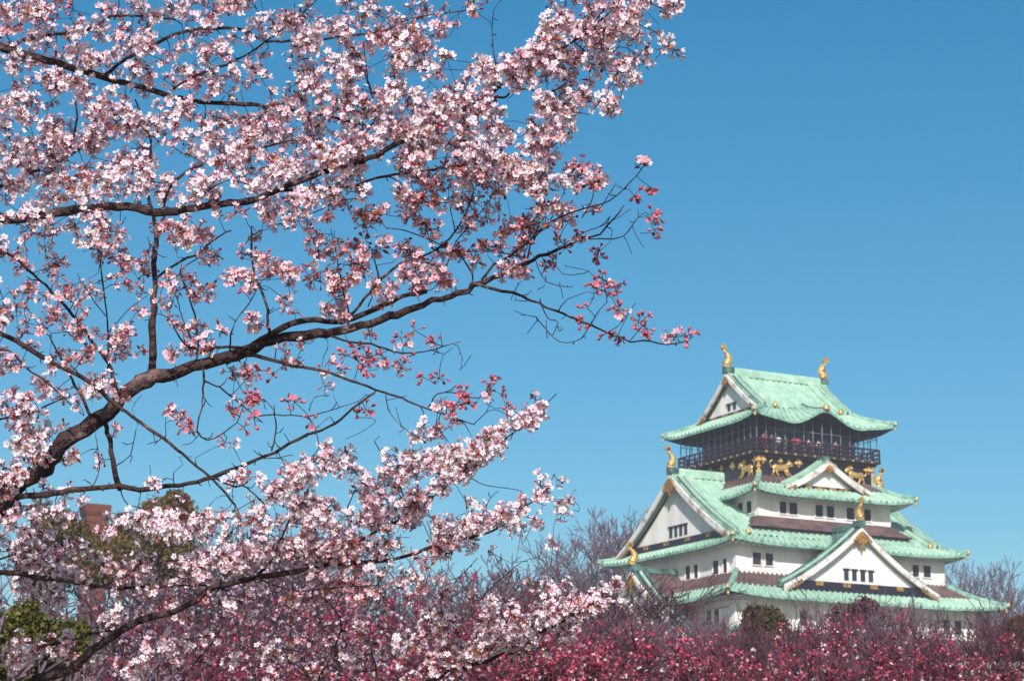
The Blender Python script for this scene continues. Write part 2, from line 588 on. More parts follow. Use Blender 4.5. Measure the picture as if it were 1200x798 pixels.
def chidori(name, M_, zap, w, zft, qv, qback, zb, windows, wz, fishang=None, fishs=1.0, wp=None, c=0.30, ornament=0.9, dark=False, main_mat=None):
    """a gabled dormer: ridge from q=qv back to qback, slopes down to zft at |p|=w"""
    zf = lambda p: zap - (zap - zft) * gfun(min(1.15, abs(p) / w), c)
    mb = MB()
    L = qback - qv
    s_, h_ = ribcols(L)
    for sg in (-1, 1):
        rows = []
        for t in np.linspace(0, 1.02, 10):
            p = sg * w * t
            rows.append([(*M_(p, qv + 0.1 + (L - 0.1) * s), zf(p) + h) for s, h in zip(s_, h_)])
        mb.grid(rows)
        rows = []
        for t in np.linspace(0, 1.02, 10):
            p = sg * w * t
            rows.append([(*M_(p, qv + 0.1 + (L - 0.1) * s), zf(p) - 0.25) for s in (0, 1)])
        mb.grid(rows, m=1)
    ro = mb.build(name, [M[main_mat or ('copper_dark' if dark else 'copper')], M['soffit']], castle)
    rb = MB()
    rb.bar([(*M_(0, qv + 0.2), zap), (*M_(0, qback), zap)], 0.6, 0.55)
    rb.build("ridge", M['copper_dark'], ro)
    gable_face(ro, M_, zf, wp or w * 0.86, w * 0.99, zb, qv + 0.75, qv, windows, wz, ornament, fishang=fishang, fishs=fishs, dark=dark)
    return ro


def irimoya(name, hx, hy, zcorner, zr, ga, over, up, c, zb_off, windows, wz, tb=0.0, bump=None, under='soffit', fishs=1.0, ornament=1.0, barge=0.60, front_caps=True):
    """hip-and-gable roof, ridge along a"""
    zo = zcorner - up
    run = hx - ga
    bh = hy - run
    T = bh / hy
    zf = lambda b: zr - (zr - zo) * gfun(abs(b) / hy, c)
    mb, un, ed = MB(), MB(), MB()
    va = ga + over
    for sg in (-1, 1):
        s_, h_ = ribcols(2 * va)
        rows = []
        for t in np.linspace(0, T, 10):
            row = []
            for s, h in zip(s_, h_):
                a = -va + 2 * va * s
                z = zf(t * hy) + h
                if bump and sg == -1:
                    z += bump(np.array([a, -t * hy]), t)
                row.append((a, sg * t * hy, z))
            rows.append(row)
        mb.grid(rows)
        # lower trapezoid to the eave
        s_, h_ = ribcols(2 * hx)

        def lp(s, t, dz):
            k = (t - T) / (1 - T)
            a = (-ga + 2 * ga * s) * (1 - k) + (-hx + 2 * hx * s) * k
            z = zf(t * hy) + up_fn(s, k, up) + dz
            if bump and sg == -1:
                z += bump(np.array([a, -t * hy]), t)
            return (a, sg * t * hy, z)
        mb.grid([[lp(s, t, h) for s, h in zip(s_, h_)] for t in np.linspace(T, 1, 7)])
        th = 0.24
        ed.grid([[lp(s, 1, h) for s, h in zip(s_, h_)], [lp(s, 1, -th) for s in s_]])
        ra = [0.0 if (k // 2) % 2 else -0.16 for k in range(len(s_))]
        un.grid([[lp(s, 1, -th) for s in s_], [lp(s, 1 - 0.05, -th - 0.04) for s in s_]])
        un.grid([[lp(s, 1 - 0.05, -th - 0.04 + r) for s, r in zip(s_, ra)], [lp(s, (1 + T) / 2, -th - 0.3 + r) for s, r in zip(s_, ra)], [lp(s, T, -th - 0.5 + r) for s, r in zip(s_, ra)]])
        # side skirt
        zi = zf(bh)
        I = [(sg * ga, -bh), (sg * ga, bh)]
        O = [(sg * hx, -hy), (sg * hx, hy)]
        s2, h2 = ribcols(2 * hy)

        def sp(s, k, dz):
            p = (np.array(I[0]) * (1 - s) + np.array(I[1]) * s) * (1 - k) + (np.array(O[0]) * (1 - s) + np.array(O[1]) * s) * k
            t = T + (1 - T) * k
            return (p[0], p[1], zf(t * hy) + up_fn(s, k, up) + dz)
        mb.grid([[sp(s, k, h) for s, h in zip(s2, h2)] for k in np.linspace(0, 1, 7)])
        ed.grid([[sp(s, 1, h) for s, h in zip(s2, h2)], [sp(s, 1, -th) for s in s2]])
        ra = [0.0 if (k // 2) % 2 else -0.16 for k in range(len(s2))]
        un.grid([[sp(s, 1, -th) for s in s2], [sp(s, 0.85, -th - 0.04) for s in s2]])
        un.grid([[sp(s, 0.85, -th - 0.04 + r) for s, r in zip(s2, ra)], [sp(s, 0.0, -th - 0.5 + r) for s, r in zip(s2, ra)]])
    ro = mb.build(name, [M['copper'], M['brown']], castle)
    ed.build("eave_edge", M['copper_edge'], ro)
    un.build("eave_soffit", M[under], ro)
    # main ridge
    rb = MB()
    rb.bar([(-va + 0.1, 0, zr - 0.1), (0, 0, zr - 0.1), (va - 0.1, 0, zr - 0.1)], 0.75, 0.85)
    rb.build("ridge", M['copper'], ro)
    # hips and descending ridges
    for sa in (-1, 1):
        for sb in (-1, 1):
            pts = []
            for k in np.linspace(0, 1.01, 7):
                pts.append((sa * (ga + run * k), sb * (bh + (hy - bh) * k), zf((T + (1 - T) * k) * hy) + up * max(0, k) ** 2 - 0.02))
            hp = MB()
            hp.bar(pts, 0.55, 0.42)
            hp.build("hip_ridge", M['copper_edge'], ro)
            end_cap(ro, pts[-1], 0.42)
            pts = [(sa * (va - 2.2), sb * hy * t, zf(t * hy)) for t in np.linspace(0.02, T * 0.98, 10)]
            dr = MB()
            dr.bar(pts, 0.5, 0.42)
            dr.build("descending_ridge", M['copper'], ro)
            oc = link("gold_ridge_cap", CAP_ME, ro)
            oc.location = (pts[-1][0], pts[-1][1] + sb * 0.15, pts[-1][2])
            oc.scale = (0.6, 0.6, 0.30)
    for M_, ang in ((ML, 0.0), (MRt, math.pi)):
        gable_face(ro, M_, zf, bh * 0.93, bh, zf(bh) - 0.15, -ga, -va, windows, wz, ornament, barge=barge, fishang=ang + math.pi, fishs=fishs)
    return ro


def wall_box(name, hx, hy, z0, z1, mat='plaster', parent=castle):
    w = MB()
    w.box(-hx, hx, -hy, hy, z0, z1)
    return w.build(name, M[mat], parent)


def window(parent, M_, p0, p1, z0, z1, q, bars=3):
    b = MB()
    x = [M_(p0, q - 0.03), M_(p1, q - 0.002)]
    b.box(min(x[0][0], x[1][0]), max(x[0][0], x[1][0]), min(x[0][1], x[1][1]), max(x[0][1], x[1][1]), z0, z1)
    o = b.build("window", M['pane'], parent)
    fr = MB()
    for (a0, a1, c0, c1) in ((p0 - 0.09, p0 - 0.003, z0 - 0.09, z1 + 0.09), (p1 + 0.003, p1 + 0.09, z0 - 0.09, z1 + 0.09), (p0, p1, z1 + 0.003, z1 + 0.09), (p0, p1, z0 - 0.09, z0 - 0.003)):
        x = [M_(a0, q - 0.14), M_(a1, q - 0.002)]
        fr.box(min(x[0][0], x[1][0]), max(x[0][0], x[1][0]), min(x[0][1], x[1][1]), max(x[0][1], x[1][1]), c0, c1)
    fr.build("frame", M['plaster'], o)
    br = MB()
    for k in range(bars):
        p = p0 + (p1 - p0) * (k + 1) / (bars + 1)
        x = [M_(p - 0.035, q - 0.10), M_(p + 0.035, q - 0.035)]
        br.box(min(x[0][0], x[1][0]), max(x[0][0], x[1][0]), min(x[0][1], x[1][1]), max(x[0][1], x[1][1]), z0, z1)
    br.build("lattice_bars", M['darkwood'], o)


# stone base, storeys and roofs, bottom to top
sb_ = MB()
rings = []
for t in np.linspace(0, 1, 9):
    e = 6.5 * (1 - t) ** 1.8
    hx, hy = 17.0 + e, 15.5 + e
    rings.append([(-hx, -hy, 3.0 + 7 * t), (hx, -hy, 3.0 + 7 * t), (hx, hy, 3.0 + 7 * t), (-hx, hy, 3.0 + 7 * t)])
sb_.loft(rings)
sb_.build("stone_base", M['stone'], castle)
w1 = wall_box("lower_wall", 16.3, 14.8, 10.0, 17.2)
for k in range(5):
    window(w1, MF, -12 + 5.6 * k, -11 + 5.6 * k, 12.8, 14.4, -14.8)
hip_roof("lower_roof", 14.2, 12.7, 19.6, 19.0, 17.4, 17.3)
w2 = wall_box("second_storey_wall", 14.15, 12.65, 17.5, 22.8)
for p in (-12.2, -10.9, -7.0, 6.0, 10.0, 11.4):
    window(w2, MF, p, p + 0.9, 20.2, 21.6, -12.65)
for p in (3.0, 4.3, 8.0, 9.3):
    window(w2, ML, p, p + 0.85, 20.2, 21.6, -14.15)
hip_roof("second_roof", 12.45, 10.45, 25.15, 16.40, 14.84, 23.0, tb=0.4)
w3 = wall_box("third_storey_wall", 12.4, 10.4, 24.0, 28.6)
for p0, p1 in ((-10.6, -9.62), (-9.12, -8.25), (8.3, 9.13), (9.66, 10.6)):
    window(w3, MF, p0, p1, 25.95, 27.1, -10.4)
for p0, p1 in ((1.75, 2.65), (3.25, 4.0), (6.55, 7.57), (8.3, 9.0)):
    window(w3, ML, p0, p1, 25.25, 26.55, -12.4)
irimoya("third_roof", 14.0, 12.22, 28.3, 35.75, 12.1, 0.95, 0.45, 0.32, 0, (-1.35, -0.45, 0.45, 1.35), 29.75, fishs=0.85)
w4 = wall_box("fourth_storey_wall", 8.0, 7.75, 29.5, 34.4)
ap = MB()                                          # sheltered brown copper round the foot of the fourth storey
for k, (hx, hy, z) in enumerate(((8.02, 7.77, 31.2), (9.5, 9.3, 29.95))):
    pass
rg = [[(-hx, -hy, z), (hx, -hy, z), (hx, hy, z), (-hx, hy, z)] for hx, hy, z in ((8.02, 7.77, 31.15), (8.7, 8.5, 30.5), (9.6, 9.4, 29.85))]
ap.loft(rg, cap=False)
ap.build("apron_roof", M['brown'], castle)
for p0, p1 in ((-5.5, -4.68), (-4.38, -3.37), (-1.24, -0.31), (0.1, 1.02), (2.5, 3.5), (4.65, 5.5)):
    window(w4, MF, p0, p1, 31.5, 32.68, -7.75)
for p0, p1 in ((4.5, 5.4), (6.0, 6.9)):
    window(w4, ML, p0, p1, 31.5, 32.68, -8.0)
hip_roof("fourth_roof", 6.85, 6.45, 35.35, 9.67, 9.76, 33.65, tb=0.35)
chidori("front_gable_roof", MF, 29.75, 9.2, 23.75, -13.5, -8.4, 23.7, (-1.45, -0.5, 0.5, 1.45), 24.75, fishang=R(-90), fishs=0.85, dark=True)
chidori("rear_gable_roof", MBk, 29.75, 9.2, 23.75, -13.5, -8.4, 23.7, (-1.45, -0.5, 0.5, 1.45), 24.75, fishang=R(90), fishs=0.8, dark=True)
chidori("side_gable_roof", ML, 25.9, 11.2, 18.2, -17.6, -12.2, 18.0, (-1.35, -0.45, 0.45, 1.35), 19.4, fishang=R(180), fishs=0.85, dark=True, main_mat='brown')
chidori("side_gable_roof", MRt, 25.9, 11.2, 18.2, -17.6, -12.2, 18.0, (-1.35, -0.45, 0.45, 1.35), 19.4, fishang=0.0, fishs=0.85)
chidori("small_gable_roof", MF, 36.95, 5.2, 34.1, -8.6, -6.4, 34.35, (), 34.75, wp=3.6, ornament=0.5)
chidori("small_gable_roof", MBk, 36.95, 5.2, 34.1, -8.6, -6.4, 34.35, (), 34.75, wp=3.6, ornament=0.5)
w5 = wall_box("black_tier_wall", 6.8, 6.4, 34.6, 37.45, 'lacquer')
bal = MB()
bal.box(-7.55, 7.55, -7.1, 7.1, 37.5, 37.75)
bal.box(-7.2, 7.2, -6.8, 6.8, 37.25, 37.497)
balcony = bal.build("balcony", M['darkwood'], castle)
rl = MB()
for (x0, y0, x1, y1) in ((-7.45, -7.0, 7.45, -7.0), (7.45, -7.0, 7.45, 7.0), (7.45, 7.0, -7.45, 7.0), (-7.45, 7.0, -7.45, -7.0)):
    for z, h in ((38.0, 0.1), (38.42, 0.1), (38.86, 0.15)):
        rl.bar([(x0, y0, z), (x1, y1, z)], 0.14, h)
    n = 14
    for k in range(n):
        x, y = x0 + (x1 - x0) * k / n, y0 + (y1 - y0) * k / n
        rl.box(x - 0.075, x + 0.075, y - 0.075, y + 0.075, 37.76, 38.95)
rl.build("railing", M['railwood'], balcony)
w6 = wall_box("top_storey_wall", 5.7, 5.35, 37.76, 42.3, 'lacquer')
for M_, hw, q in ((MF, 5.7, -5.35), (ML, 5.35, -5.7), (MRt, 5.35, -5.7), (MBk, 5.7, -5.35)):
    n = 7
    for k in range(n):
        p0 = -hw + 0.25 + (2 * hw - 0.5) * k / n
        p1 = -hw + 0.25 + (2 * hw - 0.5) * (k + 1) / n
        b = MB()
        x = [M_(p0 + 0.14, q - 0.04), M_(p1 - 0.14, q - 0.002)]
        b.box(min(x[0][0], x[1][0]), max(x[0][0], x[1][0]), min(x[0][1], x[1][1]), max(x[0][1], x[1][1]), 38.3, 40.7)
        b.build("window", M['glass'], w6)
np_ = MB()
for (x0, y0, x1, y1) in ((-7.3, -6.85, 7.3, -6.85), (7.3, -6.85, 7.3, 6.85), (7.3, 6.85, -7.3, 6.85), (-7.3, 6.85, -7.3, -6.85)):
    n = 13
    for k in range(n):
        x, y = x0 + (x1 - x0) * k / n, y0 + (y1 - y0) * k / n
        np_.box(x - 0.04, x + 0.04, y - 0.04, y + 0.04, 37.76, 41.2)
    np_.bar([(x0, y0, 40.0), (x1, y1, 40.0)], 0.05, 0.05)
np_.build("safety_net_poles", M['pole'], balcony)


def kara(p, t):
    """the curved bay in the middle of the top front eave"""
    a = p[0]
    if t < 0.45:
        return 0.0
    k = ((t - 0.45) / 0.55) ** 1.3
    v = 1.25 * math.exp(-(a / 1.9) ** 2) - 0.22 * (math.exp(-((a - 3.9) / 1.2) ** 2) + math.exp(-((a + 3.9) / 1.2) ** 2))
    return v * k


irimoya("top_roof", 8.53, 8.39, 41.36, 46.65, 5.5, 0.7, 0.5, 0.36, 0, (-0.5, 0.5), 43.0, bump=kara, under='darkwood', fishs=0.9, ornament=0.55, barge=0.45)
kr = MB()
kr.bar([(0, b, 46.65 - (46.65 - 40.86) * gfun(abs(b) / 8.39, 0.36) + kara((0, b), abs(b) / 8.39)) for b in np.linspace(-4.4, -8.4, 8)], 0.42, 0.3)
krn = kr.build("bay_ridge", M['copper_dark'], castle)
oc = link("gold_ridge_cap", CAP_ME, krn)
oc.location = (0, -8.4, 42.05)
oc.scale = (0.75, 0.75, 0.36)


def tiger_mesh():
    b = MB()
    b.tube([(-1.15, 0, 0.0), (-0.8, 0, 0.12), (-0.3, 0, 0.06), (0.3, 0, 0.12), (0.75, 0, 0.25), (1.0, 0, 0.42)], [0.22, 0.36, 0.33, 0.36, 0.34, 0.2], 8)
    b.tube([(0.85, -0.05, 0.45), (1.15, -0.08, 0.55), (1.42, -0.1, 0.42), (1.55, -0.1, 0.32)], [0.2, 0.33, 0.25, 0.12], 8)
    for x, dx in ((-0.95, -0.3), (-0.65, 0.15), (0.5, 0.35), (0.75, 0.6)):
        b.tube([(x, 0, 0.0), (x + dx * 0.4, -0.02, -0.38), (x + dx, -0.02, -0.62), (x + dx + 0.22, -0.03, -0.68)], [0.2, 0.14, 0.1, 0.11], 6)
    b.tube([(-1.15, 0, 0.05), (-1.5, 0, 0.25), (-1.55, 0, 0.6), (-1.3, 0, 0.82), (-1.15, 0, 0.7)], [0.1, 0.09, 0.09, 0.09, 0.05], 6)
    for y, x in ((-0.2, 1.08), (0.05, 1.0)):
        b.tube([(x, y, 0.8), (x + 0.02, y, 0.98)], [0.09, 0.03], 5)
    return b.mesh("gold_tiger_relief", M['gold'], True)


TIG = tiger_mesh()
for M_, ps in ((MF, ((-4.25, 1), (4.8, -1))), (ML, ((4.45, -1), (-4.45, 1))), (MRt, ((-4.4, 1), (4.4, -1))), (MBk, ((-4.4, 1), (4.4, -1)))):
    q = -6.4 if M_ in (MF, MBk) else -6.8
    rot = {MF: 0, ML: -90, MRt: 90, MBk: 180}[M_]
    for p, sg in ps:
        o = link("gold_tiger_relief", TIG, w5)
        o.location = (*M_(p, q - 0.12), 36.15)
        o.rotation_euler = (0, 0, R(rot))
        o.scale = (0.86 * sg, 0.55, 1.0)


def crest_mesh(k):
    b = MB()
    rr = random.Random(k)
    for j in range(3):
        a = 2 * math.pi * j / 3 + math.pi / 2
        b.loft([[(0.17 * math.cos(a) + 0.17 * math.cos(t) * s, y, 0.17 * math.sin(a) + 0.17 * math.sin(t) * s) for t in np.linspace(0, 2 * math.pi, 8)[:-1]] for y, s in ((0.0, 1), (-0.1, 1), (-0.18, 0.5))])
    b.loft([[(0.08 * math.cos(t), y, -0.32 + 0.10 * math.sin(t)) for t in np.linspace(0, 2 * math.pi, 6)[:-1]] for y in (0, -0.1)])
    return b.mesh("gold_crest", M['gold'])


CREST = crest_mesh(1)
for M_, hw, q, rot in ((MF, 6.4, -6.4, 0), (ML, 6.0, -6.8, -90), (MRt, 6.0, -6.8, 90), (MBk, 6.4, -6.4, 180)):
    for k in range(7):
        p = -hw + 2 * hw * k / 6
        o = link("gold_crest", CREST, w5)
        o.location = (*M_(p, q - 0.02), 37.0)
        o.rotation_euler = (0, 0, R(rot))
        o.scale = (1.5, 1.3, 1.3) if k % 2 == 0 else (0.9, 1.0, 0.9)
    q2 = q - (0.7 if M_ in (MF, MBk) else 0.75)
    for k in range(12):                                  # gold beam ends under the balcony
        p = -hw + 2 * hw * k / 11
        b = MB()
        x = [M_(p - 0.11, q2 - 0.06), M_(p + 0.11, q2 + 0.02)]
        b.box(min(x[0][0], x[1][0]), max(x[0][0], x[1][0]), min(x[0][1], x[1][1]), max(x[0][1], x[1][1]), 37.53, 37.72)
        b.build("gold_beam_end", M['gold'], balcony)
# gold corner flowers on the black tier
for sa in (-1, 1):
    for sb in (-1, 1):
        for z, s in ((36.95, 1.1), (36.3, 0.8), (35.8, 1.0)):
            o = link("gold_crest", CREST, w5)
            o.location = (sa * 6.85, sb * 6.45, z)
            o.rotation_euler = (0, 0, math.atan2(sb, sa) + R(90))
            o.scale = (s, 1.4, s)
cm = castle.matrix_basis.copy()


# ------------------------------------------------------------------ visitors on the balcony
def person(label, loc, ang, shirt, hair, h=1.68, arm=0.0):
    root = thing("person", label, "person", loc, ang, "visitors on the castle balcony")
    k = h / 1.7
    J = [(0, 0, 0.92), (0, 0, 1.1), (0, 0, 1.35), (0, 0.0, 1.47), (0, 0.02, 1.56), (0, 0.02, 1.66),
         (0.1, 0, 0.88), (0.1, 0.02, 0.48), (0.1, -0.02, 0.06), (0.1, 0.12, 0.03), (-0.1, 0, 0.88), (-0.1, 0.02, 0.48), (-0.1, -0.02, 0.06), (-0.1, 0.12, 0.03),
         (0.2, 0, 1.38), (0.26, 0.05, 1.12), (0.2, 0.28, 1.08 + arm), (-0.2, 0, 1.38), (-0.26, 0.05, 1.12), (-0.2, 0.28, 1.08 + arm)]
    E_ = [(0, 1), (1, 2), (2, 3), (3, 4), (4, 5), (0, 6), (6, 7), (7, 8), (8, 9), (0, 10), (10, 11), (11, 12), (12, 13), (2, 14), (14, 15), (15, 16), (2, 17), (17, 18), (18, 19)]
    rad = [.15, .14, .15, .06, .095, .09, .09, .06, .045, .035, .09, .06, .045, .035, .065, .05, .035, .065, .05, .035]
    me = bpy.data.meshes.new("body")
    me.from_pydata([tuple(np.array(p) * k) for p in J], E_, [])
    skin = mat_flat("skin", (0.5, 0.3, 0.22))
    me.materials.append(skin)
    o = link("body", me, root)
    md = o.modifiers.new("Skin", 'SKIN')
    for i, r in enumerate(rad):
        me.skin_vertices[0].data[i].radius = (r * k, r * k)
    me.skin_vertices[0].data[0].use_root = True
    s2 = o.modifiers.new("Sub", 'SUBSURF')
    s2.levels = s2.render_levels = 1
    jk = MB()
    jk.loft([[(0.2 * k * a * math.cos(t), 0.15 * k * b_ * math.sin(t), z * k) for t in np.linspace(0, 2 * math.pi, 13)[:-1]] for a, b_, z in ((1.0, 1.15, 0.82), (0.98, 1.2, 1.0), (1.05, 1.2, 1.25), (1.1, 1.1, 1.38), (0.75, 0.9, 1.45), (0.4, 0.6, 1.48))])
    for sg in (-1, 1):
        jk.tube([(sg * 0.2 * k, 0, 1.39 * k), (sg * 0.265 * k, 0.05 * k, 1.12 * k), (sg * 0.22 * k, 0.2 * k, (1.09 + arm * 0.7) * k)], [0.085 * k, 0.07 * k, 0.055 * k], 8)
    jk.build("jacket", mat_flat("cloth", shirt), root, True)
    tr = MB()
    for sg in (-1, 1):
        tr.tube([(sg * 0.09 * k, 0, 0.95 * k), (sg * 0.1 * k, 0.02 * k, 0.48 * k), (sg * 0.1 * k, -0.02 * k, 0.08 * k)], [0.115 * k, 0.085 * k, 0.07 * k], 8)
    tr.build("trousers", mat_flat("trousers", (0.04, 0.04, 0.06)), root, True)
    hr = MB()
    hr.loft([[(0.115 * k * s * math.cos(t), (-0.0 + 0.125 * s * math.sin(t)) * k, z * k) for t in np.linspace(0, 2 * math.pi, 11)[:-1]] for s, z in ((0.85, 1.6), (1.0, 1.66), (0.9, 1.72), (0.5, 1.77), (0.1, 1.785))])
    hr.build("hair", mat_flat("hair", hair), root, True)


_flat = {}


def mat_flat(name, c):
    k = (name, c)
    if k not in _flat:
        _flat[k] = mat_noise(name, tuple(x * 0.85 for x in c), c, 12.0, 0.8)
    return _flat[k]


PEOPLE = [(-6.3, "visitor in a dark red jacket at the left end of the castle balcony", (0.28, 0.03, 0.05)),
          (-5.35, "visitor in a purple coat leaning on the balcony rail", (0.2, 0.05, 0.2)),
          (-4.5, "visitor in a white shirt at the castle balcony rail", (0.75, 0.75, 0.78)),
          (-3.7, "visitor in a grey jacket at the castle balcony rail", (0.3, 0.3, 0.33)),
          (-2.75, "visitor in a bright red coat at the middle of the balcony", (0.6, 0.03, 0.06)),
          (-2.2, "visitor in a crimson pink coat standing beside the bright red coat", (0.55, 0.06, 0.16)),
          (-0.9, "visitor in a pale pink top on the castle balcony", (0.75, 0.5, 0.52)),
          (0.3, "visitor in a cream jacket on the castle balcony", (0.7, 0.62, 0.5)),
          (2.4, "visitor in a mauve jacket towards the right of the balcony", (0.35, 0.18, 0.3)),
          (4.6, "visitor in a dark blue jacket at the right end of the castle balcony", (0.04, 0.06, 0.2))]
for i, (a, lab, colr) in enumerate(PEOPLE):
    wp_ = Matrix.Translation((CX, CY, ZB)) @ Matrix.Rotation(CYAW, 4, 'Z') @ Vector((a, -6.55, 37.75))
    person(lab, wp_, CYAW + math.pi + random.uniform(-.5, .5), colr, (0.02, 0.015, 0.015), 1.62 + 0.16 * random.random(), random.uniform(0, 0.25))

# ------------------------------------------------------------------ flowers (numpy templates)


def rand_rot(n, axis):
    """rotation matrices whose z axis is `axis` (n x 3) with random spin"""
    z = axis / (np.linalg.norm(axis, axis=1, keepdims=True) + 1e-9)
    h = RNG.normal(size=(n, 3))
    x = np.cross(h, z)
    x /= np.linalg.norm(x, axis=1, keepdims=True) + 1e-9
    y = np.cross(z, x)
    return np.stack([x, y, z], axis=2)


def flower_template():
    v, f, w = [], [], []          # w: 0 petal tip .. 1 petal base, 2 centre, 3 calyx
    for k in range(5):
        a = 2 * math.pi * k / 5
        ca, sa = math.cos(a), math.sin(a)
        o = len(v)
        for (r, t, z, ww) in ((0.08, 0.0, 0.0, 1), (0.55, 0.36, 0.16, 0.35), (0.55, -0.36, 0.16, 0.35), (1.0, 0.22, 0.30, 0), (1.0, -0.22, 0.30, 0), (0.86, 0, 0.22, 0)):
            v.append((r * ca - t * sa, r * sa + t * ca, z))
            w.append(ww)
        f += [(o, o + 2, o + 4, o + 5), (o, o + 5, o + 3, o + 1)]
    o = len(v)
    for k in range(4):
        a = 2 * math.pi * k / 4
        v.append((0.16 * math.cos(a), 0.16 * math.sin(a), 0.10))
        w.append(2)
    f.append((o, o + 1, o + 2, o + 3))
    o = len(v)
    for k in range(4):
        a = 2 * math.pi * k / 4
        v.append((0.14 * math.cos(a), 0.14 * math.sin(a), 0.0))
        w.append(3)
    for k in range(4):
        a = 2 * math.pi * k / 4
        v.append((0.07 * math.cos(a), 0.07 * math.sin(a), -0.45))
        w.append(3)
    for k in range(4):
        j = (k + 1) % 4
        f.append((o + k, o + j, o + 4 + j, o + 4 + k))
    return np.array(v), np.array(f), np.array(w, float)


FT_V, FT_F, FT_W = flower_template()


def bud_template():
    v, f = [], []
    rings = ((0.10, -0.45), (0.24, -0.1), (0.46, 0.3), (0.36, 0.65), (0.04, 0.85))
    for r, z in rings:
        for k in range(5):
            a = 2 * math.pi * k / 5
            v.append((r * math.cos(a), r * math.sin(a), z))
    for i in range(4):
        for k in range(5):
            j = (k + 1) % 5
            f.append((i * 5 + k, i * 5 + j, i * 5 + 5 + j, i * 5 + 5 + k))
    w = np.array([0] * 5 + [0] * 5 + [1] * 15, float)
    return np.array(v), np.array(f), w


BT_V, BT_F, BT_W = bud_template()
LT_V = np.array([(0, 0, 0), (0.24, 0.06, 0.5), (0, -0.04, 0.55), (-0.24, 0.06, 0.5), (0, 0, 1.15)])
LT_F = np.array([(0, 1, 4, 2), (0, 2, 4, 3)])


class Bloom:
    def __init__(self):
        self.V, self.Fq, self.Cc, self.n = [], [], [], 0

    def put(self, tv, tf, pos, axis, scale, col, zs=None):
        n = len(pos)
        if n == 0:
            return
        Rm = rand_rot(n, axis)
        t = np.repeat(tv[None], n, 0) * scale[:, None, None]
        if zs is not None:
            t[:, :, 2] *= zs[:, None]
        v = np.einsum('nij,nkj->nki', Rm, t) + pos[:, None, :]
        k = len(tv)
        f = tf[None] + (np.arange(n) * k)[:, None, None] + self.n
        self.V.append(v.reshape(-1, 3))
        self.Fq.append(f.reshape(-1, tf.shape[1]))
        self.Cc.append(col.reshape(-1, 3))
        self.n += n * k

    def stems(self, p0, p1, r, col):
        n = len(p0)
        if n == 0:
            return
        d = p1 - p0
        Rm = rand_rot(n, d)
        L = np.linalg.norm(d, axis=1)
        tv = np.array([(math.cos(a), math.sin(a), z) for z in (0, 1) for a in (0, 2.094, 4.189)])
        t = np.repeat(tv[None], n, 0)
        t[:, :, :2] *= r
        t[:, :, 2] *= L[:, None]
        v = np.einsum('nij,nkj->nki', Rm, t) + p0[:, None, :]
        tf = np.array([(0, 1, 4, 3), (1, 2, 5, 4), (2, 0, 3, 5)])
        f = tf[None] + (np.arange(n) * 6)[:, None, None] + self.n
        self.V.append(v.reshape(-1, 3))
        self.Fq.append(f.reshape(-1, 4))
        self.Cc.append(np.repeat(np.array(col)[None], n * 6, 0))
        self.n += n * 6

    def build(self, name, parent):
        if not self.V:
            return
        return link(name, np_mesh(name, np.concatenate(self.V), [np.concatenate(self.Fq)], M['petal'], np.concatenate(self.Cc)), parent)


def unit(n):
    d = RNG.normal(size=(n, 3))
    return d / np.linalg.norm(d, axis=1, keepdims=True)


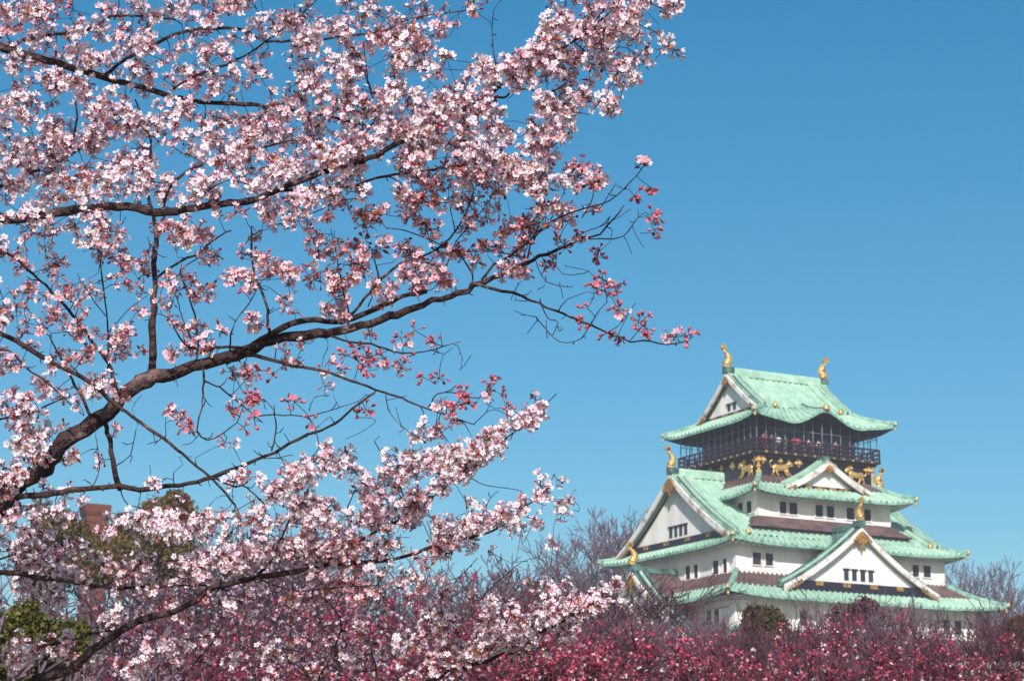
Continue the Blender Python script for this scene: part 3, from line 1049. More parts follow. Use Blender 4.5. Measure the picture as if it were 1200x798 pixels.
def add_cluster(bl, E, tdir, kind):
    """one umbel at twig point E: kind 'w' pale open blossom, 'm' pinker mix, 'r' red buds"""
    if kind == 'w':
        nf, nb, nl = RNG.integers(4, 9), RNG.integers(0, 4), RNG.integers(0, 4)
    elif kind == 'm':
        nf, nb, nl = RNG.integers(3, 7), RNG.integers(2, 5), RNG.integers(1, 4)
    else:
        nf, nb, nl = RNG.integers(0, 3), RNG.integers(4, 8), RNG.integers(0, 2)
    if nf:
        u = unit(nf) + 0.35 * tdir + np.array([0, 0, -0.1])
        u /= np.linalg.norm(u, axis=1, keepdims=True)
        L = RNG.uniform(0.012, 0.036, nf)
        pos = E + u * L[:, None]
        ax = u + 0.5 * unit(nf) + 0.35 * np.array(to_sun)
        sc_ = RNG.uniform(0.0110, 0.0175, nf)
        t = RNG.random(nf) ** (2.0 if kind == 'w' else 0.9)
        if kind == 'r':
            t = 0.6 + 0.4 * RNG.random(nf)
        tip = np.array([0.95, 0.92, 0.95])[None] * (1 - t[:, None]) + np.array([0.88, 0.72, 0.86])[None] * t[:, None]
        if kind == 'm':
            tip = np.array([0.95, 0.87, 0.89])[None] * (1 - t[:, None]) + np.array([0.88, 0.52, 0.62])[None] * t[:, None]
        if kind == 'r':
            tip = np.array([0.80, 0.42, 0.48])[None] * (1 - t[:, None]) + np.array([0.70, 0.22, 0.30])[None] * t[:, None]
        base = tip * np.array([0.84, 0.55, 0.66])
        w = FT_W[None, :, None]
        col = np.where(w <= 1, tip[:, None] * (1 - w * 0.8) + base[:, None] * w * 0.8, np.where(w == 2, np.array([0.50, 0.16, 0.14]), np.array([0.30, 0.05, 0.05])))
        bl.put(FT_V, FT_F, pos, ax, sc_, col, RNG.uniform(0.3, 3.6, nf))
        bl.stems(np.repeat(E[None], nf, 0), pos - ax / np.linalg.norm(ax, axis=1, keepdims=True) * sc_[:, None] * 0.4, 0.0011, (0.25, 0.10, 0.06))
    if nb:
        u = unit(nb) + 0.5 * tdir
        u /= np.linalg.norm(u, axis=1, keepdims=True)
        L = RNG.uniform(0.014, 0.034, nb)
        pos = E + u * L[:, None]
        sc_ = RNG.uniform(0.009, 0.0135, nb) * (1.3 if kind == 'r' else 1.0)
        t = RNG.random(nb)
        pk = np.array([0.80, 0.30, 0.36])[None] * (1 - t[:, None]) + np.array([0.58, 0.06, 0.12])[None] * t[:, None]
        w = BT_W[None, :, None]
        col = np.where(w > 0.5, pk[:, None], np.array([0.28, 0.03, 0.04]))
        bl.put(BT_V, BT_F, pos, u + 0.3 * unit(nb), sc_, col)
        bl.stems(np.repeat(E[None], nb, 0), pos - u * 0.004, 0.0011, (0.28, 0.06, 0.05))
    if nl:
        u = unit(nl) + 0.7 * tdir
        t = RNG.random(nl)[:, None]
        lc = np.array([0.42, 0.10, 0.045]) * (1 - t) + np.array([0.30, 0.16, 0.05]) * t
        bl.put(LT_V, LT_F, np.repeat(E[None], nl, 0) + u * 0.006, u, RNG.uniform(0.014, 0.03, nl), np.repeat(lc[:, None], 5, 1))


# ------------------------------------------------------------------ the two flowering cherry trees in front
#   limb: (tree, branch group, [(px, py) ...], width px start, end, depth start, end)
LIMBS = [
    (0, 'T', [(-300, 1560), (-296, 1300), (-270, 1000), (-245, 760), (-250, 540), (-262, 330), (-235, 120), (-190, -90), (-120, -260)], 84, 14, 8.4, 8.7),
    # the great limb rising from the lower left
    (0, 'C', [(-262, 940), (-160, 770), (-60, 655), (0, 596), (48, 554), (75, 527), (110, 499), (143, 473), (165, 452), (180, 441), (217, 433), (253, 421), (287, 409), (320, 398), (360, 390), (400, 384), (446, 368), (495, 353), (533, 341), (558, 332), (589, 319), (617, 305), (653, 293), (681, 282), (702, 274), (716, 263), (730, 243)], 40, 1.4, 8.4, 8.0),
    (0, 'C', [(262, 419), (290, 409), (317, 396), (353, 381), (400, 371), (435, 361), (470, 349), (500, 347)], 9, 6, 8.2, 8.15),
    (0, 'V', [(177, 442), (179, 425), (180, 406), (182, 376), (182, 343), (180, 309), (182, 283), (179, 262), (172, 215), (178, 170), (160, 120)], 11, 2, 8.25, 8.6),
    (0, 'D', [(681, 282), (705, 279), (730, 275), (747, 260), (758, 246)], 2.2, 1.0, 8.0, 7.9),
    (0, 'D', [(551, 336), (589, 342), (610, 344), (632, 351), (660, 365), (688, 382), (709, 393), (737, 404), (754, 400), (782, 402), (808, 395)], 4.2, 1.5, 8.05, 7.8),
    (0, 'D', [(632, 351), (642, 369), (654, 381), (648, 394), (641, 385), (640, 372)], 1.6, 1, 7.95, 7.9),
    (0, 'D', [(628, 368), (642, 389), (656, 404), (681, 393), (690, 384)], 1.4, 1.2, 7.95, 7.9),
    (0, 'D', [(688, 382), (706, 360), (712, 347), (705, 330)], 1.6, 1, 7.9, 7.85),
    (0, 'D', [(655, 363), (665, 352), (690, 346)], 1.5, 1, 7.9, 7.85),
    (0, 'D', [(709, 393), (725, 378), (745, 355)], 1.4, 0.9, 7.85, 7.8),
    (0, 'D', [(737, 404), (752, 385), (756, 379)], 1.4, 1, 7.85, 7.8),
    (0, 'D', [(565, 330), (579, 309), (596, 295), (625, 277), (642, 263), (674, 253), (702, 244), (723, 228), (747, 200), (757, 188)], 3.4, 1.2, 8.05, 7.8),
    (0, 'D', [(702, 244), (715, 230), (722, 215)], 1.3, 0.8, 7.85, 7.8),
    (0, 'D', [(683, 250), (695, 232), (690, 210)], 1.5, 1, 7.9, 7.8),
    (0, 'D', [(617, 305), (625, 280), (640, 262), (655, 240), (662, 228)], 2.6, 1, 8.0, 7.9),
    (0, 'D', [(642, 295), (660, 320), (690, 318), (660, 312)], 1.3, 0.8, 8.0, 7.9),
    (0, 'D', [(625, 305), (640, 325), (670, 337), (672, 330)], 1.3, 0.8, 8.0, 7.95),
    (0, 'D', [(660, 290), (680, 270), (715, 265), (740, 240)], 1.4, 0.9, 8.0, 7.9),
    (0, 'E', [(551, 333), (554, 319), (537, 295), (519, 284)], 2.6, 1.4, 8.1, 8.15),
    (0, 'E', [(519, 322), (530, 295), (545, 270), (556, 252), (575, 238)], 2.6, 1.2, 8.15, 8.2),
    (0, 'E', [(400, 374), (421, 358), (446, 333), (470, 312), (505, 291), (533, 270), (551, 242), (556, 225)], 4.5, 1.6, 8.2, 8.15),
    (0, 'E', [(453, 267), (474, 275), (505, 282), (533, 289), (575, 298), (612, 303)], 1.6, 1.4, 8.2, 8.1),
    (0, 'E', [(505, 291), (498, 262), (485, 235)], 1.6, 1, 8.15, 8.2),
    (0, 'E', [(533, 270), (528, 240), (540, 215)], 1.6, 1, 8.15, 8.2),
    (0, 'E', [(446, 333), (440, 300), (455, 270)], 1.6, 1, 8.15, 8.2),
    (0, 'E', [(410, 372), (400, 330), (392, 290), (388, 270)], 2.4, 1.1, 8.2, 8.25),
    (0, 'E', [(430, 355), (444, 320), (428, 292)], 1.5, 0.9, 8.2, 8.25),
    (0, 'P', [(385, 392), (400, 401), (435, 405), (470, 409), (505, 412), (519, 410), (540, 403)], 3.6, 1.1, 8.15, 8.0),
    (0, 'P', [(505, 412), (520, 413), (530, 407)], 1.5, 0.8, 8.05, 8.0),
    # shoots standing on or crossing the great limb
    (0, 'V', [(317, 397), (315, 383), (310, 353), (300, 326), (297, 299), (293, 262)], 4.5, 2, 8.15, 8.35),
    (0, 'V', [(230, 430), (230, 400), (229, 369), (217, 333), (213, 316), (233, 296), (243, 286)], 3.2, 1.4, 8.2, 8.4),
    (0, 'V', [(230, 410), (216, 378), (205, 345), (193, 320)], 2, 1.1, 8.25, 8.4),
    (0, 'V', [(267, 415), (273, 390), (280, 366), (290, 353), (305, 340)], 2.6, 1.2, 8.15, 8.0),
    (0, 'V', [(290, 407), (262, 409), (240, 408), (217, 403), (205, 385)], 5, 2, 8.12, 8.05),
    (0, 'V', [(182, 330), (205, 312), (233, 293), (243, 289), (270, 270)], 4, 2, 8.35, 8.5),
    (0, 'V', [(143, 472), (135, 445), (127, 426), (110, 403), (97, 383), (80, 363), (60, 341), (37, 321), (20, 306), (0, 296), (-60, 280)], 5, 2.4, 8.3, 8.0),
    (0, 'V', [(128, 440), (125, 415), (124, 376), (123, 333), (118, 299), (120, 262)], 3, 1.6, 8.25, 8.2),
    (0, 'V', [(124, 370), (105, 345), (90, 320)], 1.4, 0.9, 8.22, 8.2),
    (0, 'V', [(124, 385), (150, 365), (175, 350)], 1.4, 0.9, 8.22, 8.3),
    (0, 'V', [(110, 498), (96, 465), (80, 440), (62, 398)], 5, 2, 8.3, 8.45),
    (0, 'L', [(-262, 340), (-130, 352), (0, 388), (20, 399), (50, 418), (80, 431), (103, 446), (127, 466), (143, 479), (167, 499), (202, 522), (231, 549), (258, 571), (276, 592)], 11, 2.6, 8.4, 7.7),
    (0, 'L', [(250, 563), (270, 567), (290, 572), (308, 588)], 3.2, 1.6, 7.75, 7.6),
    (0, 'L', [(-255, 470), (-120, 430), (0, 412), (30, 430), (60, 452), (90, 480)], 7, 1.5, 8.4, 7.9),
    (0, 'L', [(-150, 500), (-60, 506), (0, 494), (30, 485), (60, 468), (100, 456)], 5, 1.5, 8.5, 8.2),
    # below the great limb
    (0, 'N', [(287, 411), (320, 420), (353, 430), (400, 444), (439, 457), (469, 464), (503, 476), (529, 487), (556, 500)], 5.2, 1.5, 8.1, 7.8),
    (0, 'N', [(320, 420), (322, 410), (330, 405)], 1.5, 1, 8.1, 8.1),
    (0, 'N', [(503, 476), (513, 465), (530, 460), (560, 466), (575, 458), (582, 450)], 2, 0.9, 7.85, 7.75),
    (0, 'N', [(452, 462), (455, 480), (470, 500), (490, 512)], 1.6, 0.9, 7.85, 7.8),
    (0, 'N', [(556, 500), (570, 485), (575, 468)], 1.5, 0.9, 7.8, 7.7),
    (0, 'N', [(520, 483), (512, 500), (525, 515)], 1.5, 0.9, 7.8, 7.75),
    (0, 'N', [(237, 430), (236, 443), (235, 453), (238, 479), (233, 506), (243, 516), (260, 503), (277, 493), (284, 482)], 3, 1.2, 8.1, 8.0),
    (0, 'N', [(237, 443), (260, 459), (283, 473), (310, 499)], 3, 1.2, 8.1, 7.95),
    (0, 'N', [(233, 506), (222, 515), (215, 524)], 1.4, 0.9, 8.0, 8.0),
    (0, 'N', [(300, 490), (323, 488), (360, 484), (400, 481), (420, 470)], 2.2, 1, 7.95, 7.85),
    (0, 'N', [(320, 532), (321, 505), (322, 483), (313, 472), (300, 466)], 2.6, 1, 7.85, 7.9),
    (0, 'N', [(363, 484), (370, 468), (385, 460)], 1.2, 0.8, 7.9, 7.85),
    (0, 'O', [(-190, 800), (-110, 690), (-40, 622), (24, 588), (67, 580), (108, 575), (142, 571), (164, 575), (209, 569), (239, 560), (269, 549), (299, 535), (328, 522), (358, 507), (384, 498), (413, 478), (439, 459)], 13, 2.5, 8.4, 7.8),
    (0, 'O', [(139, 569), (136, 550), (131, 530), (125, 505), (122, 490)], 7.5, 6, 8.05, 8.2),
    (0, 'O', [(299, 535), (318, 537), (345, 536)], 1.6, 0.9, 7.85, 7.75),
    (0, 'O', [(370, 504), (372, 520), (366, 535)], 1.6, 1, 7.8, 7.75),
    (0, 'O', [(112, 574), (113, 545), (116, 515), (108, 495)], 1.6, 0.8, 8.0, 7.95),
    (0, 'O', [(138, 548), (150, 530), (160, 505), (160, 490)], 1.8, 0.8, 8.1, 8.0),
    (0, 'O', [(204, 570), (205, 555), (212, 542), (208, 535)], 1.4, 0.7, 7.95, 7.9),
    (0, 'O', [(273, 549), (270, 575), (276, 585)], 1.4, 0.8, 7.9, 7.85),
    # upper limbs
    (0, 'A', [(-240, 40), (-120, 36), (-40, 46), (0, 57), (20, 66), (67, 75), (110, 87), (133, 92), (167, 97), (200, 108), (227, 113), (273, 118), (320, 125), (360, 135), (390, 141), (430, 152), (470, 150)], 16, 2, 8.7, 8.3),
    (0, 'A', [(120, 90), (157, 70), (213, 45), (253, 35), (287, 33), (310, 42), (360, 42), (410, 41), (450, 42), (480, 30), (545, 15)], 5.5, 1.5, 8.5, 8.2),
    (0, 'A', [(205, 110), (228, 95), (247, 83), (273, 65), (310, 50), (355, 22), (372, -5)], 4, 1.5, 8.45, 8.2),
    (0, 'A', [(15, 62), (28, 50), (43, 42), (80, 32), (110, 32), (133, 24), (173, 23), (200, 20), (213, -8)], 5, 2, 8.65, 8.6),
    (0, 'A', [(133, 24), (140, 8), (138, -20)], 2, 1, 8.6, 8.6),
    (0, 'A', [(430, 152), (424, 180), (427, 143), (436, 113), (430, 93), (428, 60)], 3, 1.5, 8.1, 8.2),
    (0, 'B', [(-252, 290), (-150, 272), (-60, 262), (0, 258), (50, 258), (100, 252), (140, 248), (187, 250), (227, 245), (267, 238), (300, 233), (320, 223), (347, 210), (373, 198), (400, 190), (420, 183), (450, 170), (473, 160), (503, 147), (533, 130), (560, 115), (587, 100), (613, 83), (640, 68), (663, 58), (683, 47), (707, 27), (727, 10), (745, -8)], 18, 1.5, 8.4, 7.8),
    (0, 'B', [(188, 250), (200, 227), (217, 210), (240, 190), (267, 182), (320, 175), (350, 165)], 5, 1.8, 8.2, 8.4),
    (0, 'B', [(207, 246), (233, 227), (253, 219), (280, 205)], 2.6, 1.2, 8.15, 8.0),
    (0, 'B', [(320, 228), (345, 227), (367, 222), (400, 217), (430, 207), (453, 201), (510, 200), (560, 198), (587, 192), (620, 180), (650, 165), (658, 155)], 4.4, 1.4, 8.15, 7.9),
    (0, 'B', [(330, 248), (360, 247), (400, 238), (430, 228)], 2, 1.2, 8.15, 8.1),
    (0, 'B', [(573, 110), (590, 110), (607, 108), (643, 103), (665, 97)], 3, 1.2, 7.95, 7.8),
    (0, 'B', [(422, 183), (425, 160), (428, 143), (435, 113), (430, 93)], 3.2, 1.5, 8.05, 8.0),
    (0, 'B', [(587, 100), (580, 75), (577, 40), (578, 20)], 2, 1, 7.95, 7.9),
    (0, 'B', [(640, 68), (648, 50), (660, 20), (662, 0)], 2, 1, 7.9, 7.9),
    (0, 'B', [(670, 55), (700, 62), (725, 62), (750, 60)], 2, 1, 7.85, 7.75),
    (0, 'B', [(690, 40), (705, 10), (740, 2), (775, 3)], 2, 1, 7.85, 7.7),
    (0, 'B', [(70, 184), (78, 172), (88, 160), (90, 140), (88, 110)], 5, 2, 8.6, 8.5),
    (0, 'B', [(-60, 262), (0, 225), (40, 205), (70, 184), (110, 160), (150, 140)], 6, 2, 8.4, 8.6),
    (0, 'B', [(453, 201), (470, 220), (495, 232), (520, 240)], 2.2, 1.2, 8.05, 8.0),
    (0, 'B', [(560, 198), (590, 212), (630, 220), (650, 225)], 2.2, 1.2, 8.0, 7.9),
    # second tree: lower boughs
    (1, 'U', [(-130, 1600), (-120, 1350), (-90, 1100), (-50, 930), (0, 830), (40, 796), (86, 783)], 60, 9, 8.9, 8.9),
    (1, 'S', [(-70, 1000), (-140, 820), (-100, 720), (-40, 678), (0, 673), (48, 677), (90, 683), (123, 688), (175, 686), (231, 683), (260, 688)], 16, 2, 8.9, 8.8),
    (1, 'S', [(112, 688), (135, 678), (157, 673), (200, 674), (235, 682)], 2.4, 1.2, 8.8, 8.7),
    (1, 'S', [(-100, 720), (-60, 640), (-10, 600), (30, 590), (70, 610)], 5, 1.5, 8.9, 9.1),
    (1, 'S', [(-40, 678), (5, 655), (50, 640), (90, 640)], 3.6, 1.5, 8.9, 9.0),
    (1, 'G', [(40, 796), (86, 783), (112, 761), (142, 742), (175, 727), (224, 709), (254, 686), (300, 676), (360, 664), (401, 658), (443, 656), (480, 650), (514, 639), (544, 634), (582, 622), (608, 602), (631, 583), (650, 557)], 12, 1.5, 8.9, 8.5),
    (1, 'G', [(52, 757), (80, 750), (104, 742), (140, 737)], 4, 2, 8.9, 8.8),
    (1, 'G', [(360, 664), (372, 652), (386, 645), (420, 632), (450, 615), (480, 600), (503, 586), (533, 564), (563, 537), (593, 515), (620, 492), (653, 457)], 4.4, 1.1, 8.7, 8.5),
    (1, 'G', [(300, 676), (318, 650), (330, 628), (345, 605), (360, 571), (367, 538)], 4, 1.5, 8.75, 8.8),
    (1, 'G', [(254, 690), (270, 660), (290, 630), (310, 605)], 3, 1.4, 8.8, 8.9),
    (1, 'G', [(480, 600), (470, 575), (455, 545), (440, 520)], 2.4, 1.2, 8.6, 8.7),
    (1, 'G', [(420, 632), (405, 600), (420, 570)], 2.6, 1.2, 8.65, 8.7),
    (1, 'G', [(545, 554), (560, 565), (585, 573), (600, 572)], 1.5, 0.9, 8.55, 8.5),
    (1, 'G', [(544, 634), (560, 610), (575, 585), (585, 572)], 1.8, 0.9, 8.55, 8.5),
    (1, 'G', [(300, 676), (340, 690), (390, 690), (440, 684)], 3, 1.2, 8.75, 8.6),
    (1, 'H', [(-90, 1100), (100, 980), (300, 900), (430, 836), (503, 797), (533, 783), (567, 772), (600, 757), (633, 740), (653, 730), (683, 713), (712, 698)], 20, 2, 8.9, 8.5),
    (1, 'H', [(500, 799), (516, 788), (522, 770), (526, 745), (523, 727)], 4, 1.5, 8.65, 8.6),
    (1, 'H', [(523, 727), (517, 707), (533, 680), (553, 663), (560, 655)], 2, 0.9, 8.6, 8.6),
    (1, 'H', [(555, 775), (560, 735), (567, 697), (587, 680), (612, 658)], 2.4, 0.8, 8.65, 8.6),
    (1, 'H', [(430, 836), (440, 790), (436, 760), (445, 735)], 4, 1.4, 8.75, 8.7),
    (1, 'H', [(350, 878), (360, 820), (385, 775), (400, 730), (380, 700)], 5, 1.4, 8.8, 8.9),
    (1, 'H', [(200, 938), (220, 850), (215, 800), (240, 760), (260, 735)], 5, 1.4, 8.85, 9.0),
    (1, 'H', [(567, 772), (590, 735), (600, 712)], 2, 1, 8.6, 8.55),
]

# blossom density per 40 px cell of the photograph (0-9); r: red buds, m: pinker mix, b: bare twig tips
DENS = """
8 8 6 3 4 5 7 5 7 6 | 4 4 2 1m 0 0 7 8 7 4
8 8 7 6 4 4 4 3 6 7 | 7 8 5 0 0 4 7 8 5 1
6 6 6 6 5 6 4 4 7 8 | 9 8 2 1 4 7 7 6 3 0
9 8 8 8 8 7 8 9 8 8 | 9 9 9 9 7 8 6 1m 0 0
9 9 8 7 7 6 8 9 9 8 | 9 9 9 9 8 6 1m 0 0 0
9 9 8 7 6 6 8 8 7 6 | 5 6 6m 6 6m 6 5 2m 1r 0
5 5 5 5 5m 5 6m 5 3m 4m | 5m 3m 3m 3m 4m 4m 3m 2m 1r 0
3m 4m 4m 6m 4m 4m 3m 3m 4m 6m | 4m 7m 5m 3m 3m 3m 2r 1r b 0
2m 3m 5m 2m 3m 4m 4m 4m 7m 7m | 5m 6m 5m 4m b b b 1r 0 0
3m 4m 4m 4m 2m 3m 4m 4m 4m 3m | 2m 1m 0 0 0 b b 1r 1r 0
3m 3m 4m 3m 3m 4m 3m b 2m 2m | 2r 1r 1r b 0 0 0 0 0 0
4m 4 5 4m 1 b 1m 1r 1r b | 1r b 1r 1r 1r 0 0 0 0 0
9 6 4m 1m b 1r 1 1r b b | b b 2 2m 3 3m 0 0 0 0
9 8 1 b b b 0 b 2 3 | 3 3 5 3 1 0 0 0 0 0
9 7 1 1 1 b b 3 7 8 | 8 6 3 2 0 b 2 0 0 0
9 7 1 4 6 6 6 7 9 9 | 8 7 5 3 2 1m 0 0 0 0
9 8 4 6 7 6 7 8 8 8 | 7 6 5m 4m 1 b 0 0 0 0
3 3 2 2 3 3 3 3 4m 4m | 4m 3m 3m 2 3 3 7 6 0 0
3 3 2 2 2 2 2 2 2m 2m | 2 3 4 6 6 6 2 0 0 0
6 6 3 2 3 4 2 2 2 3m | 2 4 5 5 3 1 0 0 0 0
"""


def catmull(P, W_, step):
    P = np.asarray(P, float)
    W_ = np.asarray(W_, float)
    out, wo_ = [], []
    n = len(P)
    for i in range(n - 1):
        p0, p1, p2, p3 = P[max(i - 1, 0)], P[i], P[i + 1], P[min(i + 2, n - 1)]
        L = np.linalg.norm(p2 - p1)
        k = max(1, int(round(L / step)))
        for j in range(k):
            t = j / k
            out.append(0.5 * ((2 * p1) + (-p0 + p2) * t + (2 * p0 - 5 * p1 + 4 * p2 - p3) * t * t + (-p0 + 3 * p1 - 3 * p2 + p3) * t ** 3))
            wo_.append(W_[i] * (1 - t) + W_[i + 1] * t)
    out.append(P[-1])
    wo_.append(W_[-1])
    return np.array(out), np.array(wo_)


def build_cherry():
    groups = {}
    nodes, ntan, nrad, ngrp, npx = [], [], [], [], []
    limbs3 = []
    for li, (tree, gname, px, w0, w1, d0, d1) in enumerate(LIMBS):
        pa = np.array(px, float)
        cum = np.concatenate([[0], np.cumsum(np.linalg.norm(np.diff(pa, axis=0), axis=1))])
        u = cum / cum[-1]
        big = w0 / max(w1, 0.1) > 8
        w = (w0 + (w1 - w0) * u ** 0.9) * 0.88
        d = d0 + (d1 - d0) * u
        P3 = np.array([at(a, b, dd) for (a, b), dd in zip(pa, d)])
        # little wander in depth so a bough is not flat
        P3[:, 1] += 0.06 * np.sin(u * 9 + li)
        pts, wd = catmull(P3, w, 0.035)
        dep = np.interp(np.linspace(0, 1, len(pts)), u, d)
        rad = wd / 2 * dep / F
        # bark knobs and kinks
        for fq in (0.55, 1.3):
            ph = RNG.uniform(0, 6.28, 3)
            pts = pts + 0.30 * rad[:, None] * np.sin(np.arange(len(pts))[:, None] * fq * 0.6 + ph[None]) * np.array([0.6, 1, 0.8])
        jit = 0.002 if w0 < 20 else 0.004
        pts = pts + RNG.normal(size=pts.shape) * jit * np.minimum(1, rad / 0.004)[:, None]
        rad = rad * (1 + 0.16 * np.sin(np.arange(len(rad)) * 0.7 + li) * RNG.random(len(rad)) + 0.08 * RNG.random(len(rad)))
        limbs3.append((tree, gname, pts, rad))
        tan = np.gradient(pts, axis=0)
        tan /= np.linalg.norm(tan, axis=1, keepdims=True) + 1e-9
        for p, t_, r in zip(pts, tan, rad):
            nodes.append(p)
            ntan.append(t_)
            nrad.append(r)
            ngrp.append((tree, gname))
    nodes, ntan, nrad = np.array(nodes), np.array(ntan), np.array(nrad)
    rel = (nodes - np.array([0, 0, EYE])) @ CAMM
    depth = -rel[:, 2]
    npx = np.stack([600 + F * rel[:, 0] / depth, 399 - F * rel[:, 1] / depth], 1)
    gid_names = sorted(set(ngrp))
    gid = np.array([gid_names.index(x) for x in ngrp])
    # ---- blossom seats
    seats = []
    rows = [r.replace('|', ' ').split() for r in DENS.strip().split('\n')]

    def scatter(x0, y0, w, h, n, kind, trees=None):
        for _ in range(n):
            seats.append((x0 + w * random.random(), y0 + h * random.random(), kind))
    for r, row in enumerate(rows):
        for c_, tok in enumerate(row):
            if tok == 'b':
                scatter(c_ * 40, r * 40, 40, 40, 2, 'b')
                continue
            k = tok[-1] if tok[-1] in 'rm' else 'w'
            dd = int(tok.rstrip('rm'))
            n = dd * DSCALE * (0.8 if k == 'm' else 1.0)
            n = int(n) + (random.random() < n - int(n))
            while n > 0:                                  # blossoms sit in tufts
                q = min(n, random.randint(3, 8))
                n -= q
                cx_, cy_ = (c_ + random.random()) * 40, (r + random.random()) * 40
                for _ in range(q):
                    seats.append((random.gauss(cx_, 9.5), random.gauss(cy_, 7.5), k))
            for _ in range((2 if 4 < r < 14 and dd > 2 else 1) if dd and random.random() < 0.6 else 0):
                scatter(c_ * 40, r * 40, 40, 40, 1, 'b')
    for x, y, rr, n_, k in ((690, 205, 13, 8, 'r'), (700, 218, 8, 3, 'r'), (755, 189, 5, 3, 'r'), (703, 330, 11, 7, 'r'), (728, 366, 10, 5, 'r'), (756, 380, 10, 6, 'r'),
                            (788, 395, 6, 3, 'r'), (806, 395, 4, 2, 'r'), (620, 272, 17, 12, 'r'), (608, 262, 12, 6, 'r'), (500, 238, 15, 10, 'r'), (545, 236, 12, 7, 'r'),
                            (575, 290, 14, 8, 'm'), (550, 302, 10, 6, 'r'), (520, 332, 12, 8, 'm'), (440, 430, 16, 7, 'r'), (420, 288, 12, 7, 'r'), (218, 494, 10, 6, 'r'),
                            (293, 472, 12, 6, 'r'), (270, 480, 8, 3, 'r'), (470, 432, 10, 4, 'r'), (575, 455, 9, 4, 'r'), (548, 458, 7, 3, 'r'), (530, 475, 9, 4, 'r'), (510, 498, 8, 4, 'r'),
                            (645, 160, 6, 3, 'm'), (555, 12, 6, 4, 'm'), (50, 15, 25, 10, 'm'), (75, 8, 14, 6, 'r')):
        for _ in range(max(2, int(n_ * 0.7))):
            seats.append((random.gauss(x, rr * 0.55), random.gauss(y, rr * 0.5), k if random.random() < 0.72 else 'm'))
    # sprays thick with flowers along the boughs: path, half width px, count
    for path, hw, n_ in (([(452, 612), (480, 592), (503, 575), (533, 553), (563, 527), (593, 508), (620, 488), (636, 480)], 9, 95),
                         ([(500, 628), (544, 618), (582, 610), (608, 595), (631, 577), (648, 560)], 6, 55),
                         ([(440, 560), (470, 556), (500, 540), (530, 525)], 10, 35),
                         ([(540, 776), (575, 756), (610, 738), (645, 720), (683, 708), (708, 700)], 9, 85),
                         ([(470, 140), (533, 118), (587, 92), (640, 62), (690, 40), (730, 18), (770, 2)], 14, 80),
                         ([(560, 80), (600, 78), (640, 50), (665, 20)], 10, 28),
                         ([(330, 205), (400, 178), (450, 158), (503, 140), (533, 120)], 11, 60),
                         ([(510, 205), (560, 190), (610, 205), (645, 225)], 11, 40),
                         ([(420, 50), (460, 40), (500, 45), (518, 36)], 9, 35),
                         ([(200, 665), (260, 650), (330, 648), (400, 642)], 10, 70),
                         ([(320, 585), (345, 560), (370, 548)], 12, 35)):
        pa = np.array(path, float)
        cl = np.concatenate([[0], np.cumsum(np.linalg.norm(np.diff(pa, axis=0), axis=1))])
        for _ in range(n_):
            q = random.random() * cl[-1]
            seats.append((np.interp(q, cl, pa[:, 0]) + random.gauss(0, hw * 0.55), np.interp(q, cl, pa[:, 1]) + random.gauss(0, hw * 0.55), 'w'))
    for x in range(-240, 0, 40):                          # the crowns go on outside the frame
        for y in range(-160, 880, 40):
            scatter(x, y, 40, 40, 4, 'w')
    for x in range(0, 700, 40):
        for y in range(-160, 0, 40):
            if y > -80 or x < 500:
                scatter(x, y, 40, 40, 4, 'w')
        if x < 520:
            scatter(x, 800, 40, 60, 5, 'w')
    # few flowers sit right on the thick wood
    tk = npx[nrad > 0.010]
    tw = (nrad[nrad > 0.010] * F / 8.3 + 7) ** 2
    seats = [q for q in seats if q[2] == 'b' or q[0] < 62 or random.random() > 0.72 or not np.any((tk[:, 0] - q[0]) ** 2 + (tk[:, 1] - q[1]) ** 2 < tw)]
    # depth: that of the nearest bough, spread out
    A3, kinds = [], []
    thin = nrad < 0.05
    tn = np.where(thin)[0]
    for (x, y, k) in seats:
        dd = (npx[tn, 0] - x) ** 2 + (npx[tn, 1] - y) ** 2
        near = tn[np.argpartition(dd, 12)[:12]]
        j = near[random.randrange(12)]
        s = min(0.38, 0.05 + math.sqrt(dd.min()) * 0.006)
        A3.append(at(x, y, depth[j] + random.gauss(0, s) ))
        kinds.append(k)
    A3 = np.array(A3)
    # distance to the boughs decides the order in which twigs are grown
    d0 = np.array([np.min(np.sum((nodes[tn] - a) ** 2, 1)) for a in A3])
    order = np.argsort(d0)
    cap = len(nodes) + len(A3) * 12
    NP = np.zeros((cap, 3))
    NT = np.zeros((cap, 3))
    NR = np.zeros(cap)
    NG = np.zeros(cap, int)
    n = len(nodes)
    NP[:n], NT[:n], NR[:n], NG[:n] = nodes, ntan, nrad, gid
    blooms = {g_: Bloom() for g_ in range(len(gid_names))}
    twigs = {g_: MB() for g_ in range(len(gid_names))}
